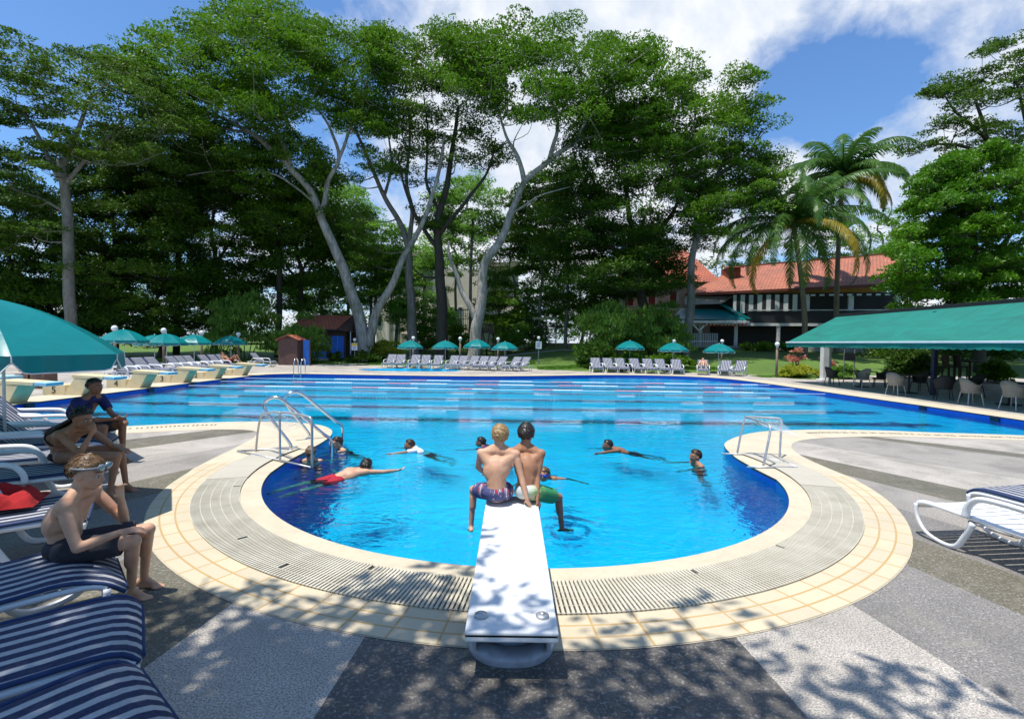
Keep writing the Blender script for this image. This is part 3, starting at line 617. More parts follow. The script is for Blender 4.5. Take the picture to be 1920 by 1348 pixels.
# lane ropes
M_fw=pm('white_float',(.80,.82,.85),(.7,.75,.8),5,.4); M_fp=pm('pink_float',(.75,.33,.40),(.7,.28,.36),5,.4)
for li,Y in enumerate((21.9,24.3,26.5)):
    r=thing('lane_rope',['lane rope of white and pink floats nearest the camera','middle lane rope of white and pink floats','farthest lane rope of white and pink floats'][li],'lane rope',(0,Y,WZ+.062),0,'lane ropes')
    b=MB(); b.tube([(-14.2,0,0),(0,0,-.01),(13.8,0,0)],.012,5); b.build('rope',M_fw,r); x=-12+li*1.3
    while x<12:
        k=random.choice((2,3,4))
        for c_ in (0,1):
            b=MB(); n_=(k*2,k*3)[c_]; b.tube([(x+.145*j*.5,0,0) for j in range(2*n_+1)],[.024 if j%2 else .042 for j in range(2*n_+1)],7); b.build('float_run',(M_fp,M_fw)[c_] if random.random()<.9 else M_fw,r); x+=.145*n_
        x+=random.uniform(.8,2.2)
# ---------------------------------------------------------------- awning terrace on the right
aw=thing('awning_terrace','long green canvas awning with scalloped edge over the cafe terrace on the right','awning',(0,0,0))
XF,ZF,XB,ZB,Y0,Y1=15.6,2.24,18.4,3.72,-1,28.4
b=MB(); ny,nx=58,10; vs=[]
for j in range(ny+1):
    y=Y0+(Y1-Y0)*j/ny; sag=abs(math.sin(PI*(y-Y0)/3.66))
    for i in range(nx+1):
        u=i/nx; vs.append((XF+(XB-XF)*u,y,ZF+(ZB-ZF)*u-.07*sag*math.sin(PI*u)*.8))
b.add(vs,[(j*(nx+1)+i,j*(nx+1)+i+1,(j+1)*(nx+1)+i+1,(j+1)*(nx+1)+i) for j in range(ny) for i in range(nx)])
b.build('canvas',M_awn,aw,smooth=True)
b=MB(); n=int((Y1-Y0)/.045); vs=[]
for j in range(n+1):
    y=Y0+(Y1-Y0)*j/n; d=.20+.045*abs(math.sin(PI*y/.33)); vs+=[(XF-.012,y,ZF-.03),(XF-.02+.012*math.sin(y*3),y,ZF-.03-d)]
b.add(vs,[(2*j,2*j+1,2*j+3,2*j+2) for j in range(n)]); b.build('valance',M_awn,aw,smooth=True)
b=MB(); b.box((XF-.02,(Y0+Y1)/2,ZF),(.07,Y1-Y0,.075)); b.build('front_bar',M_white,aw,bevel=.01)
for y in np.arange(3.2,28.5,3.66):
    b=MB(); b.tube([(XF,y,ZF-.02),((XF+XB)/2,y,(ZF+ZB)/2-.2),(XB,y,ZB-.12)],.03,6); b.build('awning_arm',M_grey,aw)
b=MB(); b.box((XB+.15,(Y0+Y1)/2,ZB+.02),(.34,Y1-Y0+.3,.26)); b.build('gutter_box',M_black,aw,bevel=.01)
b=MB(); b.add([(XB+.3,Y0,ZB+.17),(XB+.3,Y1,ZB+.17),(27,Y1,ZB+.75),(27,Y0,ZB+.75)]+[(XB+.3,Y0,ZB+.1),(XB+.3,Y1,ZB+.1),(27,Y1,ZB+.68),(27,Y0,ZB+.68)],[(0,1,2,3),(7,6,5,4),(0,4,5,1),(1,5,6,2),(2,6,7,3),(3,7,4,0)]); b.build('terrace_roof',pm('weathered_sheet',(.20,.20,.20),(.12,.12,.12),2,.7,.3,14),aw)
M_purple=pm('navy_post_paint',(.03,.028,.08),(.02,.02,.05),5,.5)
for y in (4.6,9.9,15.2,21.5): b=MB(); b.box((18.2,y,1.8),(.17,.17,3.6)); b.build('post',M_purple,aw,bevel=.01)
b=MB(); b.box((18.35,29.3,1.5),(.34,.34,3.0)); b.box((18.35,29.3,.06),(.6,.6,.12)); b.build('corner_post',M_wpaint,aw,bevel=.02)
b=MB(); b.tube([(17.6,27.6,0),(17.6,27.6,3.2)],.06,8); b.build('grey_post',M_grey,aw)
# serving counter and back wall of the cafe, dark
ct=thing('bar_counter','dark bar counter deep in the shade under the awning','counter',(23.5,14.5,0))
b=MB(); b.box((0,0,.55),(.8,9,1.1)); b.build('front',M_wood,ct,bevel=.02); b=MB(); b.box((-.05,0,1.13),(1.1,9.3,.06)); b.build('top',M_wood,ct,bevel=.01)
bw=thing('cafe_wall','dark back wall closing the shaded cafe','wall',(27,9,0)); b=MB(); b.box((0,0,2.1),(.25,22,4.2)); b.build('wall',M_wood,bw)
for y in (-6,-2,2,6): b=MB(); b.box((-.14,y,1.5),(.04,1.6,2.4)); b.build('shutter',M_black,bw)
# wicker chairs
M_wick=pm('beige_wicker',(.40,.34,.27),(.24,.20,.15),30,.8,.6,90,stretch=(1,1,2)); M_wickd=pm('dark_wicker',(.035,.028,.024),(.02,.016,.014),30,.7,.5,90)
def make_chair(lab,mt,group):
    r=thing('wicker_chair',lab,'chair',(0,0,0),0,group)
    b=MB(); n=18; vs=[]
    for lev,(rr,z) in enumerate(((.26,.42),(.27,.55),(.30,.72),(.335,.90))):
        for k in range(n+1):
            a=R(-115+230*k/n); hgt_=z if lev<2 else z-(.22 if lev==3 else .1)*abs(math.sin(a/1.0))**3
            vs.append((-rr*math.cos(a)*.95,rr*math.sin(a),hgt_))
    o_=len(vs); vs+=[(x*.9,y*.9,z-.004) for x,y,z in vs]
    fs=[]
    for l in range(3):
        for k in range(n): a=l*(n+1)+k; fs+=[(a,a+1,a+n+2,a+n+1),(o_+a+n+1,o_+a+n+2,o_+a+1,o_+a)]
    for k in range(n): a=3*(n+1)+k; fs.append((a,a+1,o_+a+1,o_+a))
    b.add(vs,fs); b.build('backrest',mt,r,smooth=True)
    b=MB(); b.lathe([(.001,-.05),(.25,-.05),(.27,-.02),(.26,.02),(.001,.03)],(0.02,0,.43),20); b.build('seat',mt,r)
    for sx in (-1,1):
        for sy in (-1,1): b=MB(); b.tube([(sx*.18,sy*.18,.42),(sx*.235,sy*.235,0)],.018,6); b.build('leg',M_dull if mt is M_wick else M_black,r)
    return r
GC='cafe chairs under the awning'
cb=make_chair('beige wicker chair nearest the right edge under the awning',M_wick,GC); cb.scale=(1.08,)*3
spots=[(16.75,17.0),(16.55,18.05),(16.2,20.7)]
cb.location=(16.75,16.6,0); cb.rotation_euler.z=R(10)
dup(cb,(16.6,18.0,0),R(-8),'second beige wicker chair from the right under the awning',GC,1.08)
dup(cb,(16.35,21.2,0),R(20),'beige wicker chair beside the navy post',GC,1.08)
dup(cb,(17.3,24.6,0),R(190),'beige wicker chair at the far table under the awning',GC,1.08)
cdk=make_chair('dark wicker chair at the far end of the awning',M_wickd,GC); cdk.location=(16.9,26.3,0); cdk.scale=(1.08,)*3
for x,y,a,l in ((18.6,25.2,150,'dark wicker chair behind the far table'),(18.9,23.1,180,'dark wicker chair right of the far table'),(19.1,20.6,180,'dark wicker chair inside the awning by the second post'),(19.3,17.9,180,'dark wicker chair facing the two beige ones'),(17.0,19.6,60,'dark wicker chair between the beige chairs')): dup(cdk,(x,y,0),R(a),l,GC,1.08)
def table(lab,x,y,h=.8,w=.95):
    r=thing('cafe_table',lab,'table',(x,y,0),0,'cafe tables under the awning'); b=MB(); b.box((0,0,h),(w,w,.04)); b.build('top',M_wood,r,bevel=.01)
    b=MB(); b.tube([(0,0,0),(0,0,h)],.045,8); b.box((0,0,.02),(.5,.5,.04)); b.build('pedestal',M_black,r)
table('square cafe table at the far end of the awning',17.8,25.4); table('square cafe table beside the navy post',17.7,22.2); table('square cafe table behind the second beige chair',18.0,18.0); table('cafe table nearest the right edge',18.1,15.6)
def stool(lab,x,y,z,rz):
    r=thing('bar_stool',lab,'bar stool',(x,y,z),rz,'tall bar chairs on the sunny terrace')
    b=MB(); b.box((0,0,.78),(.44,.44,.07)); b.build('seat',M_wood,r); b=MB(); b.box((-.20,0,1.12),(.05,.42,.62),M=Matrix.Rotation(R(-6),4,'Y')); b.build('backrest',M_wood,r)
    for sx in (-1,1):
        for sy in (-1,1): b=MB(); b.box((sx*.19,sy*.19,.38),(.05,.05,.76)); b.build('leg',M_wood,r)
for (px,Y,l) in ((1779,27.5,'tall dark bar chair left of the high table'),(1801,27.2,'tall dark bar chair right against the high table')):
    q=at(px,690,Y); stool(l,q.x,Y,.25,0)
pt=thing('terrace_platform','low sunlit paved platform seen under the awning','platform',(26.5,28,0)); b=MB(); b.box((0,0,.12),(9,7,.25)); b.build('slab',M_concrete,pt,bevel=.02)
b=MB(); b.box((0,3.4,.245),(8.9,.1,.02)); b.build('edge_strip',M_wpaint,pt)
q=at(1826,690,27.2); r=thing('high_table','dark high bar table beside the bar chairs','table',(q.x,27.2,.25)); b=MB(); b.box((0,0,1.12),(1.2,.8,.07)); b.build('top',M_wood,r)
for sx in (-1,1):
    for sy in (-1,1): b=MB(); b.box((sx*.5,sy*.3,.55),(.08,.08,1.1)); b.build('leg',M_wood,r)
q=gp(1611,716); r=thing('menu_stand','black menu board on two thin legs beside the lawn','sign stand',(19.6,29.0,0))
for s in (-1,1): b=MB(); b.tube([(s*.3,0,0),(s*.3,0,1.9)],.03,6); b.build('leg',M_grey,r)
b=MB(); b.box((0,-.03,1.45),(.62,.04,.42)); b.build('board',M_black,r,bevel=.01)
# ---------------------------------------------------------------- red roofed hut
def tilerow(name,c1,c2,sx=.55,sy=.9,stain=(.14,.06,.04),st=.5):
    m,t=mat(name); co=t('TexCoord').outputs['UV']; br=t('TexBrick',{'Vector':co,'Color1':c1,'Color2':c2,'Mortar':[x*.35 for x in c1],'Scale':1,'Mortar Size':.035,'Mortar Smooth':.4,'Brick Width':sx,'Row Height':sy},offset=.5)
    ob=t('TexCoord').outputs['Object']; n=t.noise(ob,.6,5,.65); c=t.mix(t.rng(n,.45,.75,0,st),br.outputs[0],stain); n2=t.noise(ob,4,5,.7); c=t.mix(t.rng(n2,.5,.8,0,.4),c,(.5,.26,.17))
    done(t,t('BsdfPrincipled',{'Base Color':c,'Roughness':.75,'Normal':t('Bump',{'Strength':.7,'Distance':.05,'Height':br.outputs[1]},invert=True).outputs[0]}).outputs[0]); return m
M_rooft=tilerow('clay_tiles',(.52,.14,.075),(.44,.115,.06),.34,.42)
M_roofo=tilerow('old_clay_roof',(.46,.15,.085),(.38,.125,.072),.36,.5,(.16,.075,.05),.75)
def quad(name,pts,mt,parent=None,th=.06,uvs=1.0):
    P=[Vector(p) for p in pts]; n=(P[1]-P[0]).cross(P[-1]-P[0]).normalized(); 
    me=bpy.data.meshes.new(name); k=len(P); me.from_pydata([tuple(p) for p in P]+[tuple(p-n*th) for p in P],[],[tuple(range(k)),tuple(range(k,2*k))[::-1]]+[(i,k+i,k+(i+1)%k,(i+1)%k) for i in range(k)])
    e=(P[1]-P[0]).normalized(); f=n.cross(e); ul=me.uv_layers.new(name='UVMap')
    for l in me.loops: v=Vector(me.vertices[l.vertex_index].co)-P[0]; ul.data[l.index].uv=(v.dot(e)*uvs,v.dot(f)*uvs)
    me.materials.append(mt); o=bpy.data.objects.new(name,me); COL.objects.link(o); o.parent=parent; return o
M_dw=pm('brown_wall',(.10,.05,.035),(.06,.035,.025),2,.8); M_bdoor=pm('bright_blue_paint',(.02,.16,.62),(.015,.13,.5),3,.5)
YH=47.5; a_=at(540,665,YH); hz=hgt(a_.x,YH); hx0=at(552,650,YH).x; hx1=at(652,650,YH).x
hut=thing('tiled_hut','small hut with red tiled roof and bright blue doors beside the forked tree','hut',((hx0+hx1)/2,YH,hz)); W2=(hx1-hx0)/2; hh=2.95
b=MB(); b.box((0,2,hh/2),(2*W2-.5,3.6,hh)); b.build('wall',M_dw,hut)
quad('roof',[(-W2-.4,-.6,hh-.1),(W2-.9,-.6,hh-.1),(W2+.0-.2,2,hh+1.35),(-W2+.3,2,hh+1.35)],M_rooft,hut,.1)
quad('roof',[(W2+.1,4.6,hh-.1),(-W2-.4,4.6,hh-.1),(-W2+.3,2,hh+1.35),(W2-.2,2,hh+1.35)],M_rooft,hut,.1)
quad('gable_eave',[(W2-.9,-.6,hh-.12),(W2+.5,-.1,hh-.3),(W2+.5,4.1,hh-.3),(W2-.2,2,hh+1.33)],M_dw,hut,.08)
b=MB(); b.beam((-W2-.4,-.62,hh-.13),(W2-.9,-.62,hh-.13),.08,.14); b.build('fascia',M_wood,hut)
for x0,x1 in ((605,630),(638,662)):
    xa=at(x0-18,650,YH).x-hut.location.x; xb=at(x1-28,650,YH).x-hut.location.x; xa,xb=(xa,xb) if xb-xa>.8 else (xa,xa+1.2)
    d=MB(); d.box(((xa+xb)/2,.17,1.15),(xb-xa,.07,2.2)); dd=d.build('door',M_bdoor,hut,bevel=.01)
    d=MB(); d.box(((xa+xb)/2,.13,1.15),(.04,.03,2.2)); d.box(((xa+xb)/2-.15,.12,1.2),(.25,.03,.05)); d.build('door_trim',pm('light_blue_trim',(.12,.35,.8),None,3,.5),dd)
b=MB(); b.tube([(W2+.3,-.1,0),(W2+.3,-.1,hh-.3)],.05,8); b.build('veranda_post',M_wpaint,hut)
b=MB(); b.box((0,-.6,.05),(2*W2+1,2,.12)); b.build('plinth',M_concrete,hut)
q=gp(516,687); r=thing('brown_booth','narrow brown booth with a small gabled roof by the pool corner','booth',(q.x,39.6,0))
b=MB(); b.box((0,.6,1.05),(1.5,1.3,2.1)); b.build('wall',pm('brown_board',(.13,.065,.05),(.10,.05,.04),2,.7),r)
quad('roof',[(-.95,-.25,2.02),(0,-.25,2.42),(0,1.5,2.42),(-.95,1.5,2.02)],M_rooft,r,.07); quad('roof',[(0,-.25,2.42),(.95,-.25,2.02),(.95,1.5,2.02),(0,1.5,2.42)],M_rooft,r,.07)
b=MB(); b.add([(-.75,-.05,2.1),(.75,-.05,2.1),(0,-.05,2.4)],[(0,1,2)]); b.build('gable',M_dw,r,norm=False)
b=MB(); b.box((1.25,.5,1),(.5,.06,2)); b.build('blue_panel',M_bdoor,r); b=MB(); b.tube([(1.75,0,0),(1.75,0,2.2)],.07,8); b.build('side_post',M_wood,r)
# footpath up to the hut
def strip(name,pts,w,mt,dz=.05):
    b=MB(); vs=[]; P=smooth([(p[0],p[1]) for p in pts],5)
    for i,p in enumerate(P):
        a=P[max(0,i-1)]; c=P[min(len(P)-1,i+1)]; d=Vector((c[0]-a[0],c[1]-a[1])).normalized(); n=(-d.y,d.x)
        for s in (-.5,.5): x,y=p[0]+n[0]*w*s,p[1]+n[1]*w*s; vs.append((x,y,max(0,hgt(x,y))+dz))
    b.add(vs,[(2*i,2*i+1,2*i+3,2*i+2) for i in range(len(P)-1)]); o=b.build(name,mt,norm=False); tag(o,kind='structure')
M_path=pm('pale_path',(.50,.47,.42),(.38,.36,.32),1.5,.85,.2,30)
strip('garden_path',[(-12.5,41),(-15,43.5),(-17.5,45.6),(-19,46.4),(-23,46.4)],1.6,M_path); strip('garden_path',[(-18.5,46.2),(-14,48),(-9,50.2),(-3,51.5),(4,52),(9,50.5)],1.0,M_path)
# ---------------------------------------------------------------- club house with long red roof
cl=thing('clubhouse','long clubhouse with red tiled roof, striped blinds and open veranda behind the palms','building',(0,0,0))
YC=56.0; gz=1.9
M_bw=stripes('black_white_blind',(.70,.72,.72),(.012,.013,.018),.86,0,.52,.9,.01)
XL=at(1270,600,YC).x; XR=at(1700,600,50).x; 
def P_(px,py,Y): return at(px,py,Y)
A0=P_(1284,553,56); A1=P_(1692,533,51); B0=P_(1382,501,63); B1=P_(1700,474,59)
quad('roof',[A0,A1,B1,B0],M_roofo,cl,.15)
quad('roof',[B0,B1,(B1.x+1,B1.y+6,A1.z),(B0.x+1,B0.y+6,A0.z)],M_roofo,cl,.15)
b=MB(); b.beam(A0,A1,.2,.28); b.build('eave_board',pm('dark_red_paint',(.16,.04,.03),None,3,.6),cl)
mid0=P_(1384,519,60.5); mid1=P_(1690,497,56.3); b=MB(); b.beam(mid0+Vector((0,-.1,.12)),mid1+Vector((0,-.1,.12)),.12,.05); b.build('roof_seam',M_dw,cl)
b=MB(); b.beam(B0,B1,.3,.3); b.build('ridge',M_rooft,cl)
d=(A1-A0); d.z=0; d.normalize(); nrm=Vector((d.y,-d.x,0)); 
def wallq(name,pxa,pxb,za,zb,mt,off=0,th=.08):
    def xx(px):  # intersect view ray with the facade line
        k=(px-960)/F; # x=k*y ; point on line A0+s*d
        s=(k*A0.y-A0.x)/(d.x-k*d.y); return A0+d*s
    a,c=xx(pxa),xx(pxb); a=a-nrm*off; c=c-nrm*off
    return quad(name,[(a.x,a.y,za),(c.x,c.y,za),(c.x,c.y,zb),(a.x,a.y,zb)],mt,cl,th),a,c
zF=at(1500,600,54).z; zE=min(A0.z,A1.z)
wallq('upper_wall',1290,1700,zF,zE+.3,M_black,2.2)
# striped blinds: long drop on the left, short pelmet on the right; own local x runs along the facade
def blind(px0,px1,z0,z1):
    k0=(px0-960)/F; k1=(px1-960)/F; s0=(k0*A0.y-A0.x)/(d.x-k0*d.y); s1=(k1*A0.y-A0.x)/(d.x-k1*d.y)
    b=MB(); n=int((s1-s0)/.3); vs=[]
    for i in range(n+1): s=s0+(s1-s0)*i/n; vs+= [(s,.05*math.sin(s*2),z0),(s,.05*math.sin(s*2),z1)]
    b.add(vs,[(2*i,2*i+1,2*i+3,2*i+2) for i in range(n)]); o=b.build('striped_blind',M_bw,cl,norm=False); o.location=(A0.x,A0.y,0)+nrm*.15 if False else (A0.x-nrm.x*.1,A0.y-nrm.y*.1,0); o.rotation_euler.z=math.atan2(d.y,d.x)
zb0=at(1450,588,54.5).z; blind(1372,1506,zb0,zE-.05); blind(1514,1690,at(1600,556,53).z,zE-.05)
for px in (1513,1596,1685): o,a,c=wallq('upper_column',px-5,px+5,zF,zE,M_wpaint,.5,.3)
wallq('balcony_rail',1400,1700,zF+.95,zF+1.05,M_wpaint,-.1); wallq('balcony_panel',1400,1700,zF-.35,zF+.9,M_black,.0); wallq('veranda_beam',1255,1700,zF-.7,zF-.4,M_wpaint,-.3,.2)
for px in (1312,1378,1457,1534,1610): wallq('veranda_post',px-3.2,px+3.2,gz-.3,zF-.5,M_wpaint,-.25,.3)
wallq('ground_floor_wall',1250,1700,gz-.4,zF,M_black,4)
wallq('veranda_floor',1250,1700,gz-.4,gz+.1,M_concrete,-.6)
def P3(px,py,Y): return tuple(at(px,py,Y))
quad('lean_to_roof',[P3(1262,598,52),P3(1398,599,52),P3(1362,580,55),P3(1275,578,55)],M_teal,cl,.08)
quad('lean_to_roof',[P3(1398,599,52),P3(1412,597,55.5),P3(1358,569,56),P3(1350,570,55)],M_teal,cl,.08)
quad('grey_canopy',[P3(1284,571,54.5),P3(1352,569,54.5),P3(1377,555,56),P3(1284,557,56)],pm('old_sheet',(.38,.36,.30),(.26,.24,.2),1.5,.8),cl,.06)
b=MB(); b.beam(P3(1262,603,52),P3(1405,604,52),.16,.26); b.build('lean_to_beam',M_wpaint,cl)
for px in (1311,): 
    a=at(px,604,52); 
    for s in (-1,1): b=MB(); b.beam(a+Vector((0,0,-.9)),a+Vector((s*.75,0,-.15)),.12,.14); b.build('brace',M_wpaint,cl)
# bunting under the veranda
bu=thing('bunting','string of small red pennants hanging under the veranda','bunting',(0,0,0)); b=MB()
for i in range(12): a=at(1322+i*7,606+3*math.sin(PI*i/11),51.8); b.add([a+Vector((-.11,0,0)),a+Vector((.11,0,0)),a+Vector((0,0,-.3))],[(0,1,2)])
b.build('pennants',M_red,bu,norm=False); b=MB(); b.tube([at(1318+i*7,605+3*math.sin(PI*i/11),51.8) for i in range(14)],.012,4); b.build('string',M_white,bu)
# picket fence by veranda
pf=thing('picket_fence','grey picket fence at the left end of the veranda','fence',(0,0,0)); b=MB()
for i in range(16): 
    a=at(1281+i*4.2,648,51.3); b.box((a.x,a.y,a.z+.6),(.15,.04,1.35))
b.build('picket_row',pm('grey_paint',(.40,.41,.40),(.28,.29,.28),4,.8),pf); b=MB(); a0=at(1279,640,51.25); a1=at(1346,640,51.25); b.beam(a0,a1,.05,.1); b.build('rail',M_wpaint,pf)
# left wing with steep roof
wg=thing('gabled_wing','white two storey wing with red shutters and steep red roof behind the dark tree','building',(0,0,0)); M_cream=pm('cream_render',(.62,.58,.50),(.50,.46,.40),1.2,.85,.1)
x0=at(1168,570,60).x; x1=at(1345,570,60).x; zt=at(1200,525,60).z; b=MB(); b.box(((x0+x1)/2,64,(gz+zt)/2),(x1-x0,8,zt-gz)); b.build('wall',M_cream,wg)
ap=at(1268,468,64)
quad('roof',[P3(1160,532,59),P3(1352,528,59),tuple(ap+Vector((1.2,0,0))),tuple(ap+Vector((-2.5,0,0)))],M_rooft,wg,.15); quad('roof',[P3(1352,528,59),(x1+1.5,69,zt),tuple(ap+Vector((1.2,0,0)))],M_rooft,wg,.15); quad('roof',[(x0-1,69,zt),P3(1160,532,59),tuple(ap+Vector((-2.5,0,0)))],M_rooft,wg,.15)
quad('eave_soffit',[P3(1310,536,59),P3(1352,530,59),(x1+1,62,zt-.2),(x1-2,62,zt-.2)],M_wpaint,wg,.05)
M_redsh=pm('dark_red_shutter',(.22,.012,.015),(.16,.01,.012),3,.6)
for px in (1181,1222,1262): 
    a=at(px,560,59.95); w_=MB(); w_.box((a.x,a.y,a.z),(1.3,.1,1.9)); fr=w_.build('window',M_wpaint,wg); w_=MB(); w_.box((a.x,a.y-.07,a.z),(.75,.06,1.7)); w_.build('shutter',M_redsh,fr)
b=MB(); b.beam(at(1165,580,59.8),at(1340,580,59.8),.2,.2); b.build('string_course',M_wpaint,wg)
quad('porch_roof',[P3(1165,600,57),P3(1260,600,57),P3(1260,585,60),P3(1165,585,60)],M_roofo,wg,.1)
ch=thing('roof_dormer','small clay clad dormer on the left end of the long roof','dormer',(0,0,0)); a=at(1374,517,59.5); b=MB(); b.box((a.x,a.y+.6,a.z+.2),(1.3,2.4,1.5)); b.build('wall',M_rooft,ch)
quad('roof',[(a.x-.9,a.y-.9,a.z+.9),(a.x+.9,a.y-.9,a.z+.9),(a.x+.7,a.y+1.6,a.z+1.35),(a.x-.7,a.y+1.6,a.z+1.35)],M_roofo,ch,.1)
# ---------------------------------------------------------------- white building behind the trees
M_wall=pm('pale_wall',(.86,.82,.72),(.76,.72,.62),.8,.85,.1); wb=thing('white_villa','white two storey villa glimpsed between the tree trunks','building',(0,0,0))
YV=72; zg=2.0
def vb(nm,p0,p1,t0,t1,Y,dy,mt,par=wb): 
    a=at(p0,t1,Y); c=at(p1,t0,Y); b=MB(); b.box(((a.x+c.x)/2,Y+dy/2,(max(a.z,zg-.5)+c.z)/2),(c.x-a.x,dy,c.z-max(a.z,zg-.5))); return b.build(nm,mt,par)
vb('wall',705,812,478,650,YV,8,M_wall); vb('wall',812,905,505,650,YV+3,8,M_wall); vb('wall',905,972,498,650,YV-2,8,M_wall)
for p0,p1,t0,t1 in ((716,726,500,540),(735,741,520,610),(752,775,505,530),(752,775,560,590),(790,800,545,600),(925,938,555,575),(950,964,592,612),(925,936,595,620),(706,716,590,612),(840,852,575,612),(858,868,575,612),(925,938,515,540)):
    Y=YV-.06 if p1<812 else (YV-2.06 if p0>905 else YV+2.94); f=vb('window',p0,p1,t0,t1,Y,.1,M_wpaint); vb('pane',p0+1.5,p1-1.5,t0+1.5,t1-1.5,Y-.04,.05,pm('dim_glass',(.03,.05,.06),None,2,.15) if 'dim_glass' not in bpy.data.materials else bpy.data.materials['dim_glass'],f)
for p0,p1,t0,t1 in ((738,742,485,640),(726,730,560,650),(856,866,580,640),(790,793,480,640)): vb('pilaster',p0,p1,t0,t1,YV-.4,.35,M_white)
vb('roof_slab',700,816,472,479,YV-.8,9.5,M_concrete); vb('roof_slab',903,976,492,499,YV-3,9.5,M_concrete); vb('balcony',905,972,584,590,YV-3,1,M_wpaint); vb('plinth',752,800,626,650,YV-.5,.5,M_cream)
# black railings in front of the villa
rl=thing('black_railing','tall black garden railing in front of the white villa','fence',(0,0,0)); b=MB()
for i in range(26): a=at(797+i*3.3,600,62); c=at(797+i*3.3,579,62); b.beam((a.x,62,hgt(a.x,62)),(a.x,62,c.z),.05,.05)
b.build('bars',M_black,rl); b=MB(); b.beam(at(796,581,61.9),at(882,581,61.9),.06,.09); b.beam(at(796,598,61.9),at(882,598,61.9),.06,.06); b.build('top_rail',M_black,rl)
# timber play tower
pl=thing('play_tower','dark timber play tower with slanted legs beside the pale tree','play frame',(0,0,0)); zt_=hgt(at(905,640,54).x,54)
for a,c in (((898,607),(890,642)),((902,607),(914,643)),((920,607),(912,643)),((920,607),(934,640)),((903,607),(903,645)),((925,607),(925,645))):
    b=MB(); A=at(*a,54); C=at(*c,54); C.z=zt_-.1; b.beam(A,C,.16); b.build('leg',M_wood,pl)
b=MB(); A=at(895,622,54); C=at(928,622,54); b.box(((A.x+C.x)/2,54.6,A.z),(C.x-A.x,1.3,.2)); b.build('deck',M_wood,pl)
b=MB(); A=at(893,607,54); C=at(927,607,54); b.box(((A.x+C.x)/2,54.6,A.z),(C.x-A.x,1.4,.14)); b.build('roof_board',M_wood,pl)
b=MB()
for i in range(9): A=at(897+i*3,616,54); b.box((A.x,53.95,A.z),(.09,.05,.75))
b.build('rails',M_wood,pl)
pg=thing('climbing_frame','faded climbing frame with an arched top in the shade of the trees','play frame',(0,0,0))
for px in (1000,1024,1043,1060): b=MB(); A=at(px,597,56); b.beam(A,(A.x,56,hgt(A.x,56)-.1),.12); b.build('post',M_brownpost if px==1043 else M_wood,pg)
b=MB(); b.beam(at(1000,597,56),at(1045,597,56),.2,.25); b.build('beam',pm('faded_green',(.30,.36,.18),None,3,.8),pg); b=MB(); A=at(1030,612,56); b.box((A.x,56,A.z),(2.6,1.2,.1)); b.build('platform',M_wood,pg)
# planters by block 5 and the storage box at the left edge
for i,(px,lab) in enumerate(((69,'square brown planter box left of starting block 5'),(97,'second brown planter box right behind starting block 5'))):
    q=gp(px,727); r=thing('planter_box',lab,'planter',(q.x-.2,19.4,0)); b=MB(); b.box((0,0,.28),(.62,.6,.56)); b.build('box',pm('planter_brown',(.16,.09,.07),(.12,.07,.05),3,.8),r,bevel=.02)
q=gp(38,738); r=thing('storage_chest','green chest with a pale lid at the left edge of the deck','chest',(q.x,16.6,0)); b=MB(); b.box((0,0,.28),(1.0,.7,.56)); b.build('body',M_teal,r,bevel=.02); b=MB(); b.box((0,0,.62),(1.06,.76,.12)); b.build('lid',M_blue,r,bevel=.02)
# ---------------------------------------------------------------- vegetation
def leafmat(name,c1,c2,c3,tr=.35,rough=.5):
    m,t=mat(name); r=t('NewGeometry').outputs['Random Per Island']; co=t('TexCoord').outputs['Object']; n=t.noise(co,.35,3,.5)
    c=t.mix(r,c1,c2); c=t.mix(t.rng(n,.4,.65,0,.7),c,c3)
    p=t('BsdfPrincipled',{'Base Color':c,'Roughness':rough,'Specular IOR Level':.18}).outputs[0]; tl=t('BsdfTranslucent',{0:t.mix(.6,c,[min(1,x*1.7) for x in c1])}).outputs[0]
    done(t,t('MixShader',{0:tr,1:p,2:tl}).outputs[0]); return m
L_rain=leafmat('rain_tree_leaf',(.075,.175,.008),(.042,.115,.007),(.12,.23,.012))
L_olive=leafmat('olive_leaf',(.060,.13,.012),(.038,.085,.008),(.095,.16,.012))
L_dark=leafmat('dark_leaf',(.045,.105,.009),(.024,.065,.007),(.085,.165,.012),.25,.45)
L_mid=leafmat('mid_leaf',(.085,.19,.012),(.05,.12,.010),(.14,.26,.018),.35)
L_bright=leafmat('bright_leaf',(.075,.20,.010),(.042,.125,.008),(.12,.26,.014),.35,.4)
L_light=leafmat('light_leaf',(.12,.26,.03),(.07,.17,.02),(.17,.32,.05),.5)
L_yel=leafmat('yellow_green_leaf',(.35,.38,.03),(.20,.28,.03),(.45,.42,.05),.4)
L_bam=leafmat('bamboo_leaf',(.11,.22,.03),(.06,.15,.02),(.16,.27,.04),.4)
L_palm=leafmat('palm_leaf',(.06,.15,.03),(.035,.10,.025),(.10,.19,.03),.35,.35)
L_palmy=leafmat('yellowing_palm_leaf',(.30,.26,.03),(.16,.18,.03),(.42,.30,.04),.4,.4)
L_pink=leafmat('coral_leaf',(.55,.22,.16),(.40,.16,.10),(.30,.20,.10),.3)
